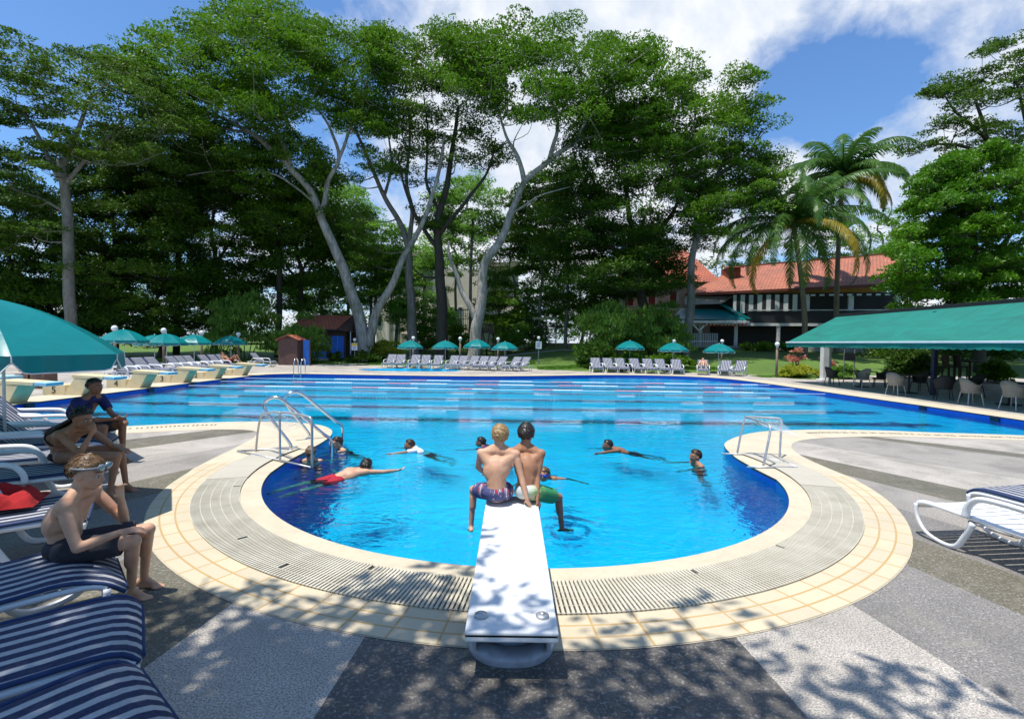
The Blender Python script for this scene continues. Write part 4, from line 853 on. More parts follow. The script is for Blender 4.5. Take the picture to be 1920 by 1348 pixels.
def barkmat(name,c1,c2,moss=(.05,.08,.03)):
    m,t=mat(name); co=t('TexCoord').outputs['Object']; mp=t('Mapping',{0:co,3:(2,2,.5)}).outputs[0]; n=t.noise(mp,2,6,.7,.5); n2=t.noise(co,.5,4,.6); n3=t.noise(mp,9,4,.7)
    c=t.mix(t.rng(n,.35,.65,0,1),c1,c2); c=t.mix(t.rng(n2,.52,.7,0,.6),c,moss); c=t.mix(t.rng(n3,.5,.75,0,.5),c,[x*.4 for x in c2])
    done(t,t('BsdfPrincipled',{'Base Color':c,'Roughness':.9,'Normal':t('Bump',{'Strength':.8,'Distance':.06,'Height':n3}).outputs[0]}).outputs[0]); return m
B_pale=barkmat('pale_bark',(.46,.43,.38),(.17,.155,.125)); B_grey=barkmat('grey_bark',(.26,.24,.21),(.13,.12,.10)); B_dark=barkmat('dark_bark',(.07,.055,.042),(.035,.028,.022)); B_palm=barkmat('palm_bark',(.26,.20,.13),(.16,.12,.08),(.10,.10,.05))
def leaves(name,pos,size,mt,parent=None,up=.55,asp=.42,rng=RNG,droop=None):
    n=len(pos); nz=rng.normal(size=(n,3)); nz/=np.linalg.norm(nz,axis=1)[:,None]; nz[:,2]=np.abs(nz[:,2])*.5+up; nz/=np.linalg.norm(nz,axis=1)[:,None]
    r=rng.normal(size=(n,3)) if droop is None else droop+rng.normal(size=(n,3))*.35
    a=r-nz*(r*nz).sum(1)[:,None] if droop is None else r
    a/=np.linalg.norm(a,axis=1)[:,None]; b=np.cross(nz,a); b/=np.linalg.norm(b,axis=1)[:,None]+1e-9
    s=size*rng.uniform(.6,1.25,n)[:,None]; v=np.empty((n,4,3)); v[:,0]=pos-a*s*.5; v[:,1]=pos+b*s*asp*.5-a*s*.05; v[:,2]=pos+a*s*.5; v[:,3]=pos-b*s*asp*.5-a*s*.05
    me=bpy.data.meshes.new(name); me.vertices.add(4*n); me.vertices.foreach_set('co',v.reshape(-1).astype(np.float32)); me.loops.add(4*n); me.loops.foreach_set('vertex_index',np.arange(4*n,dtype=np.int32)); me.polygons.add(n); me.polygons.foreach_set('loop_start',np.arange(0,4*n,4,dtype=np.int32)); me.polygons.foreach_set('loop_total',np.full(n,4,dtype=np.int32)); me.update(calc_edges=True)
    me.materials.append(mt); o=bpy.data.objects.new(name,me); COL.objects.link(o); o.parent=parent; return o
def clump_pts(c,r,flat,n,rng=RNG):
    th=rng.uniform(0,2*PI,n); rho=np.sqrt(rng.uniform(0,1,n)); lob=1+.25*np.sin(th*3+c[0])+.15*np.sin(th*5+c[1])
    x=r*rho*np.cos(th)*lob; y=r*rho*np.sin(th)*lob; z=flat*r*((1-rho**2)*rng.uniform(-.25,1,n)+rng.normal(0,.12,n))
    return np.stack([c[0]+x,c[1]+y,c[2]+z],1)
def px_clumps(poly,Yc,thick,n,rng=RNG,ymin=None):
    xs=[p[0] for p in poly]; ys=[p[1] for p in poly]; out=[]
    while len(out)<n:
        x,y=rng.uniform(min(xs),max(xs)),rng.uniform(min(ys),max(ys))
        if inside(x,y,poly): out.append(at(x,y,Yc+rng.normal()*thick*.30))
    return out
def grow(bark,limbs,clumps,parent,tw=.05,name='trunk',drop=.4):
    b=MB(); nodes=[]
    for pts,r0,r1 in limbs:
        P=smooth3(pts,6); n=len(P); rr=[r0+(r1-r0)*(i/(n-1))**.8 for i in range(n)]
        P=[p+Vector((noise.noise((p.x*.5,p.y*.5,p.z*.35)),noise.noise((p.z*.3,p.x*.3,5)),0))*(.25*min(1,i/4)) for i,p in enumerate(P)]
        b.tube(P,rr,10); nodes+= [(p,r) for p,r in zip(P,rr)][len(P)//3:]
    k=sorted(range(len(clumps)),key=lambda i:min((clumps[i]-q[0]).length for q in nodes)) if clumps else []
    for i in k:
        c=clumps[i]-Vector((0,0,drop)); best=min(nodes,key=lambda q:(c-q[0]).length+ (2.5 if q[0].z>c.z+.5 else 0)); p,r=best; L=(c-p).length
        if L<.3: continue
        r=min(r*.6,tw*(.6+L*.12)); mid=p.lerp(c,.5)+Vector((random.uniform(-.12,.12)*L,random.uniform(-.12,.12)*L,-.10*L)); P=smooth3([p,mid,c],3)
        b.tube(P,[r+(0.018-r)*j/(len(P)-1) for j in range(len(P))],5,False); nodes+= [(P[j],max(.03,r*.6)) for j in (len(P)//2,len(P)-1)]
        for _ in range(2): e=c+Vector((random.uniform(-1,1),random.uniform(-1,1),random.uniform(.1,.6))); b.tube([c,e],[.02,.01],3,False)
    return b.build(name,bark,parent,smooth=True,norm=False)
GT='tall trees beyond the pool'
def tree(label,limbs,Y,polys,leaf,bark,lsize=.3,nl=230,rad=(1.0,1.9),flat=.35,tw=.09,group=GT,up=.55):
    base=limbs[0][0][0]; b0=at(*base,Y) if len(base)==2 else Vector(base)
    r=thing('tree',label,'tree',(0,0,0),0,group); cl=[];pts=[]
    for poly,Yc,th,n in polys: cl+=px_clumps(poly,Yc,th,n)
    for c in cl: pts.append(clump_pts(c,RNG.uniform(*rad),flat,int(nl*(1.5 if leaf in (L_rain,L_dark,L_bright) else 1.12)*RNG.uniform(.6,1.3))))
    LL=[]
    for P,r0,r1 in limbs:
        q=[]; 
        for i,p in enumerate(P):
            v=at(p[0],p[1],Y+(p[2] if len(p)>2 else 0)); 
            if i==0 and P is limbs[0][0]: v.z=hgt(v.x,v.y)-.3
            q.append(v)
        LL.append((q,r0,r1))
    grow(bark,LL,cl,r,tw); leaves('crown',np.concatenate(pts),lsize,leaf,r,up=up); return r
tree('tall tree with straight grey trunk and dark olive crown at the far left',[([(131,600),(128,480),(124,360),(118,300)],.42,.28),([(122,350),(90,290),(60,240),(30,200)],.22,.08),([(120,310),(150,240),(170,180)],.24,.08),([(124,345),(180,280),(240,220)],.18,.07),([(126,400),(70,370),(10,350)],.14,.05)],39,
 [([(-90,80),(10,62),(60,75),(120,95),(200,100),(290,135),(335,200),(340,280),(260,300),(210,330),(140,290),(60,345),(-90,350)],39,7,150),([(-90,330),(60,330),(110,380),(100,440),(0,470),(-90,470)],40,6,40)],L_olive,B_grey,.27,260,(.8,1.5),.3)
tree('huge forked pale tree whose wide flat crown spreads over the top left',[([(684,660),(676,610),(655,540),(630,470),(602,405),(575,350),(530,300),(470,250),(400,215),(320,190)],.66,.10),([(690,650),(706,590),(735,530),(765,470),(800,400),(822,330),(835,250)],.48,.11),([(604,410),(612,350),(634,300),(622,250),(600,210)],.30,.08),([(634,300),(655,250),(680,200),(690,140)],.18,.06),([(545,310),(520,240),(490,170),(500,90)],.24,.07),([(470,250),(400,240),(330,245),(270,240)],.14,.05),([(600,390),(520,330),(430,320),(350,330)],.12,.05)],47,
 [([(200,105),(260,95),(262,55),(370,42),(440,2),(520,-6),(560,30),(600,55),(600,150),(560,230),(500,260),(420,205),(330,200),(230,190)],46,12,190),([(560,40),(640,50),(740,65),(770,140),(760,230),(700,260),(620,230)],48,9,90),([(260,190),(420,200),(470,240),(400,260),(280,240)],45,8,30)],L_rain,B_pale,.30,270,(1.1,2.2),.26)
tree('slender grey tree just right of the forked one',[([(778,650),(772,590),(766,530),(764,470),(748,420),(715,360),(690,300),(668,240)],.55,.12),([(765,470),(772,400),(760,330),(770,260),(760,180)],.28,.08),([(720,370),(735,300),(725,230)],.18,.06)],51,
 [([(600,210),(700,190),(790,210),(800,300),(770,360),(720,330),(660,340),(640,260)],51,7,60),([(640,380),(690,400),(720,470),(690,520),(640,500)],52,6,26),([(690,60),(800,70),(810,170),(700,180)],51,8,36)],L_mid,B_grey,.27,210,(.9,1.6),.4)
tree('straight black trunked tree in the middle of the photo',[([(829,640),(828,560),(824,480),(822,410),(838,340),(850,270),(860,200)],.62,.14),([(824,470),(790,420),(760,360),(745,300)],.26,.07),([(824,440),(870,380),(915,320),(930,260)],.24,.07),([(823,520),(795,520),(776,503)],.16,.06),([(826,400),(800,340),(802,260),(795,180)],.2,.06)],49,
 [([(740,200),(830,190),(930,220),(950,300),(900,330),(870,300),(800,320),(760,300)],49,7,70),([(770,340),(830,330),(850,420),(800,440)],50,5,18),([(780,70),(870,50),(930,80),(930,170),(790,180)],49,8,54)],L_olive,B_dark,.27,200,(.8,1.5),.45)
tree('pale smooth trunked tree leaning right, with a wide flat crown at top centre',[([(886,665),(894,610),(903,550),(908,500),(935,455),(958,400),(984,342),(1030,300),(1075,265),(1105,215),(1150,160)],.60,.10),([(892,600),(868,545),(848,490),(842,452)],.34,.08),([(984,342),(972,295),(948,255),(930,200)],.28,.07),([(1030,300),(1045,230),(1030,160),(1040,100)],.22,.06),([(1075,265),(1140,250),(1200,230)],.14,.05),([(960,400),(1010,370),(1070,350)],.12,.05)],46,
 [([(795,60),(870,38),(905,55),(965,18),(1000,50),(1045,35),(1110,60),(1180,55),(1245,110),(1275,190),(1180,225),(1080,215),(1000,235),(900,200),(810,160)],46,11,185),([(1100,210),(1250,200),(1240,280),(1130,300)],47,8,36)],L_rain,B_pale,.30,260,(1.1,2.1),.26)
tree('dense dark tree in front of the red gabled wing',[([(1215,640),(1205,560),(1195,480),(1180,400),(1170,320)],.6,.15),([(1200,520),(1130,440),(1080,360)],.3,.08),([(1195,470),(1260,400),(1290,320)],.3,.08)],48,
 [([(1060,220),(1150,195),(1280,215),(1330,300),(1345,400),(1320,470),(1300,530),(1240,555),(1170,545),(1110,590),(1030,580),(1010,500),(1040,350)],49,9,260)],L_dark,B_dark,.30,300,(1.0,1.8),.7)
tree('broad green tree right of centre, its ragged side against the sky',[([(1285,640),(1295,560),(1300,480),(1320,400),(1345,330),(1370,270)],.45,.12),([(1312,420),(1270,340),(1260,250)],.25,.08),([(1345,330),(1400,290),(1430,240)],.2,.06)],45.5,
 [([(1215,150),(1290,112),(1345,150),(1370,190),(1440,190),(1448,235),(1410,270),(1460,300),(1475,340),(1440,400),(1380,430),(1320,450),(1250,330),(1200,240)],45,6,190),([(1370,140),(1425,128),(1432,152),(1385,165)],45,3,7)],L_mid,B_grey,.30,260,(.9,1.8),.55)
tree('airy spreading tree high at the far right edge',[([(1975,560),(1965,440),(1940,360),(1890,310),(1850,260),(1830,190)],.5,.1),([(1890,310),(1820,280),(1760,270),(1710,280)],.2,.05),([(1850,260),(1800,220),(1770,180)],.18,.05),([(1940,360),(1925,240),(1900,140)],.25,.06)],43,
 [([(1835,85),(1960,45),(1980,200),(1900,200),(1850,160)],43,6,46),([(1730,150),(1830,135),(1860,200),(1780,220),(1740,200)],43,5,30),([(1700,230),(1840,210),(1960,240),(1960,320),(1850,310),(1750,285),(1690,290)],43,6,62)],L_olive,B_dark,.24,200,(.7,1.3),.3)
tree('dense glossy bright green tree on the right behind the awning',[([(1840,640),(1835,560),(1830,480),(1820,400),(1810,340)],.4,.1),([(1832,520),(1900,430),(1930,350)],.2,.06),([(1832,520),(1770,450),(1740,400)],.2,.06)],36,
 [([(1680,480),(1700,400),(1730,330),(1800,290),(1850,270),(1970,290),(1975,620),(1850,620),(1700,600),(1665,540)],36,7,330)],L_bright,B_dark,.27,260,(.6,1.15),.75,up=.35)
def blob_poly(cx_,cy_,rx,ry,seed): return [(cx_+rx*(1+.22*noise.noise((seed,k*.9,0)))*math.cos(2*PI*k/18),cy_+ry*(1+.22*noise.noise((seed,k*.9,4)))*math.sin(2*PI*k/18)) for k in range(18)]
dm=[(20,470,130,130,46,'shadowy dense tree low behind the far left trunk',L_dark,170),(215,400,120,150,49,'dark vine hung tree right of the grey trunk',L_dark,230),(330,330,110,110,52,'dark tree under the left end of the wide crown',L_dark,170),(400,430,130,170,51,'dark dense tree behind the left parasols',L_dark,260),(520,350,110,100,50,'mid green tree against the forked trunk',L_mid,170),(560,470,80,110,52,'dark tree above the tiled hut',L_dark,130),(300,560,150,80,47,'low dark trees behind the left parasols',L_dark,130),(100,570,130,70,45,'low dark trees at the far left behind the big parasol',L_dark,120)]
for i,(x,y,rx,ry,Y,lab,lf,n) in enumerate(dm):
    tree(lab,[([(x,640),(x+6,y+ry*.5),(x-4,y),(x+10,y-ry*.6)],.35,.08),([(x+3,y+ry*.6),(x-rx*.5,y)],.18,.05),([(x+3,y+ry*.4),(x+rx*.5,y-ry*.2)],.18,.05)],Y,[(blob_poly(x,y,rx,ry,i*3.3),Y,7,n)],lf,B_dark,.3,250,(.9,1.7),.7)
bgt=[(600,400,60,80,62,'mid green tree filling the gap behind the left limb of the forked tree',L_light,70),(700,470,70,60,60,'leafy tree between the forked limbs',L_light,90),(880,390,70,60,60,'hanging green tree behind the two central trunks',L_light,80),(790,590,60,40,58,'low light green tree before the villa railing',L_light,50),(940,590,50,40,60,'low tree hiding the right end of the villa',L_mid,60),(740,560,40,50,59,'thin light tree before the left end of the villa',L_light,40),(1170,500,60,60,54,'dark leaves hanging in front of the gabled wing',L_dark,80),(1060,400,70,110,54,'dark leafy tree right of the leaning pale trunk',L_mid,110),(650,420,60,70,64,'light green tree behind the forked trunk',L_light,90),(690,520,60,60,60,'pale leafy young tree in front of the white villa',L_light,60),(790,510,70,50,66,'pale green tree beside the black trunk',L_light,50),(850,460,60,60,68,'light tree between the two central trunks',L_light,70),(960,500,70,80,62,'leafy tree right of the pale leaning trunk',L_mid,90),(1010,420,60,90,58,'dark green tree left of the dense dark one',L_dark,90),(1400,470,60,50,75,'distant tree left of the palms above the roof',L_mid,40),(1530,440,90,60,78,'distant trees behind the palm crowns',L_mid,60),(1650,430,90,60,74,'distant trees behind the right end of the long roof',L_light,60),(600,560,60,50,58,'light green tree above the tiled hut',L_light,60),(1010,590,60,50,60,'shrubby tree behind the climbing frame',L_light,44),(1090,560,70,60,60,'yellow green shrub in the gap left of the bamboo',L_light,50)]
for i,(x,y,rx,ry,Y,lab,lf,n) in enumerate(bgt):
    tree(lab,[([(x,640),(x+6,y+ry*.5),(x-4,y),(x+5,y-ry*.5)],.22,.06)],Y,[(blob_poly(x,y,rx,ry,i*5.1+40),Y,6,n)],lf,B_grey,.34,170,(.9,1.6),.6)
wl=[]
for i in range(34):
    x=-85+i*5.4; Y=90+RNG.uniform(-5,8); 
    for k in range(22): wl.append(clump_pts((x+RNG.normal()*3.5,Y+RNG.normal()*3,RNG.uniform(2.5,15+3*math.sin(i*.9)+(5 if x<-15 else 0))),RNG.uniform(1.6,2.8),.7,70))
o=leaves('wood',np.concatenate(wl),.7,L_dark); tag(o,'far wood closing the view behind the villa and lawns','wood',kind='stuff')
# shade tree over the camera end of the deck
st=thing('tree','tree overhanging the near end of the deck, casting the dappled shade','tree',(0,0,0)); cl=[]
SR=np.random.default_rng(21)
while len(cl)<185:
    x,y=SR.uniform(-8.5,2.6),SR.uniform(-5,2.35)
    if x>-.4 and y>1.75+.3*math.sin(x*2.3): continue
    if x<-3.8 and y>2.0: continue
    if x>1 and noise.noise((x*.8,y*.8,2))>.0: continue
    cl.append(Vector((x,y,SR.uniform(7.2,9.4))))
grow(B_grey,[([Vector((-4,-9,0)),Vector((-4.2,-8.6,3)),Vector((-3.6,-6,6.2)),Vector((-2,-2,7.6))],.4,.12)],cl,st,.06)
leaves('crown',np.concatenate([clump_pts(c,SR.uniform(.6,1.05),.35,290 if c.x<-1.8 else 170,SR) for c in cl]),.21,L_mid,st,rng=SR)
# palms
def palm(lab,base,top,Y,n,L,seed,bend=0):
    rg=random.Random(seed); r=thing('coconut_palm',lab,'palm',(0,0,0),0,'coconut palms by the clubhouse')
    a=at(*base,Y); a.z=hgt(a.x,Y)-.2; c=at(*top,Y); b=MB(); P=smooth3([a,a.lerp(c,.33)+Vector((bend,0,0)),a.lerp(c,.7)+Vector((bend*.8,0,0)),c],8); m_=len(P)
    b.tube(P,[.26-.10*i/(m_-1)+(.012 if i%2 else 0) for i in range(m_)],10); b.build('trunk',B_palm,r,smooth=True)
    for k in range(n):
        az=2*PI*k*.381966+rg.uniform(-.2,.2); el=R(78-98*(k/n)**.85+rg.uniform(-6,6)); ln=L*rg.uniform(.85,1.1)*(.75 if el>1.1 else 1); b=MB(); pos=[];dr=[]
        u=Vector((math.cos(az),math.sin(az),0)); sd=Vector((-u.y,u.x,0)); p=c.copy(); e=el; pts=[p.copy()]; S_=14
        for i in range(S_): d_=u*math.cos(e)+Vector((0,0,math.sin(e))); p=p+d_*(ln/S_); pts.append(p.copy()); e-=R(2.5+i*.85)*(1.0 if el>.9 else 1.15)
        b.tube(pts,[.05-.04*i/S_ for i in range(S_+1)],4,False); vs=[];fs=[]
        for i in range(2,S_*5):
            f=i/(S_*5); j=int(f*S_); q=pts[j].lerp(pts[min(j+1,S_)],f*S_-j); d_=(pts[min(j+1,S_)]-pts[j]).normalized(); nrm=d_.cross(sd).normalized(); 
            if nrm.z<0: nrm=-nrm
            ll=1.5*math.sin(PI*min(1,.12+f*.86))**.7*rg.uniform(.8,1.1)
            for s in (-1,1):
                dv=(sd*s*.8+d_*.55+Vector((0,0,-.25-.35*rg.random()))).normalized(); t1=q+dv*ll*.5; dv2=(dv+Vector((0,0,-.7))).normalized(); t2=t1+dv2*ll*.5; w_=d_*.062
                o_=len(vs); vs+=[q-w_,q+w_,t1+w_*.9,t1-w_*.9,t2]; fs+=[(o_,o_+1,o_+2,o_+3),(o_+3,o_+2,o_+4)]
        b.add(vs,fs); b.build('frond',L_palmy if (el<R(5) and rg.random()<.45) else L_palm,r,norm=False)
palm('shorter coconut palm with yellowing lower fronds',(1510,655),(1487,415),46,30,9.6,3,.3)
palm('taller coconut palm behind and right of the shorter one',(1569,655),(1580,330),50,28,7.4,8,-.2)
# shrubs
def shrub(name,lab,cat,px,py0,py1,wpx,Y,leaf,n=40,ls=.2,rad=(.35,.7),nl=130,flat=.8,stems=5,group=None,up=.35,seed=0,droop=False):
    a=at(px,py0,Y); c=at(px,py1,Y); z0=max(0,hgt(a.x,Y)); h=max(.25,c.z-z0); w_=wpx/F*Y/2; r=thing(name,lab,cat,(a.x,Y,z0),0,group); pts=[];cl=[]
    for i in range(n):
        th=RNG.uniform(0,2*PI); rr=w_*math.sqrt(RNG.uniform()); zz_=h*RNG.uniform(.1,1)**.7*(1-.45*(rr/w_)**2); q=Vector((rr*math.cos(th),rr*math.sin(th)*.8,zz_)); cl.append(q); pts.append(clump_pts(q,RNG.uniform(*rad),flat,nl))
    b=MB()
    for i in range(stems): q=cl[i]; b.tube([(q.x*.2,q.y*.2,-.1),(q.x*.6,q.y*.6,q.z*.6),tuple(q)],[.05,.035,.015],5)
    b.build('stems',B_dark if name!='bamboo' else L_bam,r); P=np.concatenate(pts); P=P[P[:,2]>0.02]
    leaves('foliage',P,ls,leaf,r,up=up,asp=.22 if droop else .45,droop=np.array([0,0,-1.0]) if droop else None); return r
shrub('bamboo','wide dark bamboo clump behind the rightmost left parasol','bamboo',458,650,545,130,44,L_bam,70,.42,(.7,1.1),150,droop=True)
shrub('bamboo','small light bamboo between the booth and the hut','bamboo',565,672,592,85,43,L_bam,44,.34,(.5,.8),140,droop=True)
shrub('bamboo','large bamboo clump left of the dark parasol on the right bank','bamboo',1140,668,565,110,42,L_bam,70,.38,(.6,1.0),170,droop=True)
shrub('bamboo','bamboo clump right of the dark parasol by the veranda','bamboo',1222,668,575,120,43,L_bam,60,.38,(.6,1.0),160,droop=True)
shrub('bamboo','tall thin bamboo in front of the grey canopy','bamboo',1252,640,545,50,46,L_bam,26,.38,(.5,.8),120,droop=True)
shrub('bush','dark fern bush at the foot of the forked tree','bush',680,690,662,62,43.5,L_dark,26,.25,(.3,.5),120)
shrub('bush','yellow green bush right of the forked tree','bush',722,655,638,60,49,L_yel,30,.3,(.35,.55),110)
shrub('bush','small dark bush in front of the hut doors','bush',632,672,660,26,44.5,L_dark,12,.2,(.3,.45),90)
shrub('bush','dark undergrowth at the foot of the small bamboo','bush',562,692,668,60,41.5,L_dark,24,.22,(.3,.5),100)
shrub('bush','green bush under the black trunk','bush',790,640,605,60,58,L_light,30,.3,(.5,.8),110)
shrub('bush','green bush beside the pale leaning trunk','bush',860,640,608,50,58,L_mid,26,.3,(.5,.8),110)
shrub('bush','leafy shrub left of the climbing frame','bush',990,645,600,60,57,L_light,30,.3,(.5,.8),110)
shrub('bush','dark shrub right of the play tower','bush',955,655,620,50,54,L_mid,26,.3,(.5,.8),110)
shrub('bush','strappy dark bush at the left end of the right lounger row','bush',1120,700,648,62,38.3,L_dark,40,.34,(.35,.55),110,up=.05)
shrub('bush','dark green hedge behind the first three loungers on the right','bush',1180,698,668,120,38.6,L_mid,44,.3,(.35,.55),110,up=.1)
shrub('bush','green planting behind the middle parasol on the right','bush',1255,700,668,90,38.6,L_mid,36,.3,(.35,.5),110,up=.1)
shrub('bush','low green planting in front of the veranda, left piece','bush',1420,655,643,60,52,L_mid,24,.3,(.3,.5),90)
shrub('bush','low green planting in front of the veranda, right piece','bush',1478,655,640,50,52,L_bright,24,.3,(.3,.5),90)
shrub('bush','pale yellow bush at the foot of the corner lamp','bush',1497,712,686,62,32.4,L_yel,44,.2,(.22,.36),110,up=.2)
shrub('bush','green and yellow bush right of the white awning post','bush',1575,712,684,60,31.8,L_light,36,.2,(.22,.36),110,up=.2)
shrub('flowering_shrub','coral leaved shrub left of the white awning post','shrub',1497,690,654,38,33.5,L_pink,16,.2,(.2,.32),70,stems=10)
shrub('flowering_shrub','coral leaved shrub right of the white awning post','shrub',1548,688,655,26,34.5,L_pink,10,.2,(.2,.3),70,stems=8)
shrub('hedge','tall dark clipped hedge seen under the awning','hedge',1712,712,655,84,29.5,L_dark,70,.17,(.28,.45),160,flat=1)
shrub('hedge','small rounded bush under the right half of the awning','hedge',1868,715,672,44,26.0,L_mid,34,.15,(.2,.34),130,flat=1)
shrub('hedge','dark shrubs beyond the sunny terrace','hedge',1800,668,640,330,44,L_dark,90,.3,(.6,1.0),110)
for i,(px,lab) in enumerate(((69,'yellow green plant growing in the left planter box'),(97,'yellow green plant growing in the right planter box'))):
    q=gp(px,727); r=thing('potted_plant',lab,'plant',(q.x-.2,19.4,.54)); P=np.concatenate([clump_pts((RNG.normal()*.16,RNG.normal()*.15,.16),.2,.6,60) for _ in range(6)]); leaves('foliage',P,.16,L_yel,r,up=.1); b=MB(); b.tube([(0,0,-.1),(0,0,.2)],.03,5); b.build('stem',B_dark,r)
# banana fronds and ragged ground cover
gr=[]
for i in range(16000):
    x=RNG.uniform(-34,19); y=RNG.uniform(41.6,45) if x<2 else RNG.uniform(37.6,39.5)
    if x>16: y=RNG.uniform(32,33.5)
    gr.append((x,y,hgt(x,y)+.06))
o=leaves('grass_tufts',np.array(gr),.16,L_light,None,up=-.1); tag(o,'tufts of longer grass along the far edge of the deck','grass',kind='stuff')
# ---------------------------------------------------------------- people
def skinmat(name,c1,c2):
    m,t=mat(name); co=t('TexCoord').outputs['Object']; n=t.noise(co,9,4,.6); n2=t.noise(co,60,3,.6)
    c=t.mix(t.rng(n,.35,.65,0,1),c1,c2)
    done(t,t('BsdfPrincipled',{'Base Color':c,'Roughness':t.rng(n2,.3,.7,.42,.66),'Specular IOR Level':.4,'Subsurface Weight':.12,'Subsurface Radius':(.03,.01,.006),'Subsurface Scale':.3,'Normal':t('Bump',{'Strength':.12,'Distance':.004,'Height':n2}).outputs[0]}).outputs[0]); return m
SK_fair=skinmat('fair_skin',(.60,.36,.235),(.52,.28,.17)); SK_tan=skinmat('tanned_skin',(.40,.20,.11),(.32,.15,.08)); SK_brown=skinmat('brown_skin',(.26,.125,.07),(.21,.095,.05))
def hairmat(name,c1,c2,rough=.38):
    m,t=mat(name); co=t('TexCoord').outputs['Object']; r=t('NewGeometry').outputs['Random Per Island']; n=t.noise(co,55,3,.6)
    c=t.mix(t.math('MULTIPLY',t.math('ADD',r,n),.55),c1,c2); done(t,t('BsdfPrincipled',{'Base Color':c,'Roughness':rough,'Normal':t('Bump',{'Strength':.5,'Distance':.006,'Height':n}).outputs[0]}).outputs[0]); return m
H_blond=hairmat('blond_hair',(.48,.32,.14),(.20,.115,.045)); H_sandy=hairmat('sandy_hair',(.26,.15,.065),(.07,.038,.018)); H_black=hairmat('black_hair',(.012,.010,.009),(.035,.026,.02),.3); H_brown=hairmat('brown_hair',(.075,.04,.02),(.03,.016,.01))
M_eye=pm('eye_white',(.5,.48,.45),None,3,.2); M_iris=pm('eye_dark',(.02,.013,.01),None,3,.2); M_lens=pm('goggle_lens',(.10,.14,.17),(.3,.34,.36),6,.08,coat=.5)
class Blob:   # closed tapered pieces, fused by a voxel remesh into one continuous skin
    def __init__(s): s.b=MB()
    def cap(s,a,b,ra,rb,n=12,sq=1,up=None):
        a,b=Vector(a),Vector(b); d=(b-a); L=d.length
        if L<1e-5: return
        d/=L; pts=[];rr=[]
        for k in range(5): th=PI/2*(1-k/4); pts.append(a-d*ra*math.sin(th)); rr.append(max(.001,ra*math.cos(th)))
        for k in range(1,5): th=PI/2*k/4; 
        pts+= [b+d*rb*math.sin(PI/2*k/4) for k in range(5)]; rr+=[max(.001,rb*math.cos(PI/2*k/4)) for k in range(5)]
        s.b.tube(pts,rr,n,True,sq,up)
    def ell(s,c,r,M=None): s.b.ell(c,r,M,16,10)
    def build(s,name,mt,parent,vox,sm=4,f=.5):
        o=s.b.build(name,mt,parent,norm=True); m=o.modifiers.new('r','REMESH'); m.mode='VOXEL'; m.voxel_size=vox; m.use_smooth_shade=True
        if sm: q=o.modifiers.new('s','SMOOTH'); q.iterations=sm; q.factor=f
        return bake(o)
def bake(o):
    bpy.context.view_layer.update(); dg=bpy.context.evaluated_depsgraph_get(); me=bpy.data.meshes.new_from_object(o.evaluated_get(dg)); me.name=o.name; old=o.data; o.modifiers.clear(); o.data=me; bpy.data.meshes.remove(old)
    me.polygons.foreach_set('use_smooth',[True]*len(me.polygons)); return o
def frame(f,u):
    f=Vector(f).normalized(); u=Vector(u); u=(u-f*u.dot(f)).normalized(); r=f.cross(u); return Matrix((r,f,u)).transposed()   # columns: right, forward, up
def hand(B,w,d,n,side,s,curl):
    # w wrist, d finger direction, n palm-back normal, side +1: thumb towards +lat
    d=Vector(d).normalized(); n=Vector(n); n=(n-d*n.dot(d)).normalized(); lat=d.cross(n)*side; L=.085*s
    for k in range(4): o_=(k-1.5)*.019*s; B.cap(w+lat*o_*.5,w+d*L*.92+lat*o_,.016*s,.0125*s,8)
    for k in range(4):
        o_=(1.5-k)*.0195*s; base=w+d*L+lat*o_; ln=(.040,.045,.042,.033)[k]*s; dd=d; p=base; c=curl*(1+.12*k)
        for j in range(3):
            ang=c*(.55 if j==0 else .8); dd=(dd*math.cos(ang)-n*math.sin(ang)).normalized(); nn=(n*math.cos(ang)+d*math.sin(ang)); 
            q=p+dd*ln*(1,.72,.55)[j]; B.cap(p,q,.0095*s*(1-.08*j),.0085*s*(1-.1*j),7); p=q
            dprev=dd; n_=n; d,n=dd,(n_*math.cos(ang)+d*math.sin(ang)).normalized() if False else n_
        # restore frame
        d=(base-w-lat*o_).normalized()
    t0=w+d*.02*s+lat*.028*s; t1=t0+(d*.55+lat*.75-n*.35).normalized()*.036*s; t2=t1+(d*.85+lat*.15-n*.5*min(1,curl+.3)).normalized()*.030*s; B.cap(t0,t1,.014*s,.0105*s,8); B.cap(t1,t2,.0105*s,.0085*s,8)
def foot(B,an,heel_dir,s,up=(0,0,1)):
    d=Vector(heel_dir).normalized(); u=Vector(up); u=(u-d*u.dot(d)).normalized(); l=d.cross(u)
    h=an-d*.045*s-u*.045*s; B.cap(an,h,.034*s,.03*s); B.cap(h,an+d*.10*s-u*.050*s,.03*s,.026*s); B.cap(an,an+d*.11*s-u*.045*s,.034*s,.022*s)
    for k in range(5): o_=(k-2)*.016*s; B.cap(an+d*.10*s-u*.052*s+l*o_,an+d*(.165-.012*abs(k-1))*s-u*.060*s+l*o_*1.1,.016*s,.0105*s if k else .013*s,7)
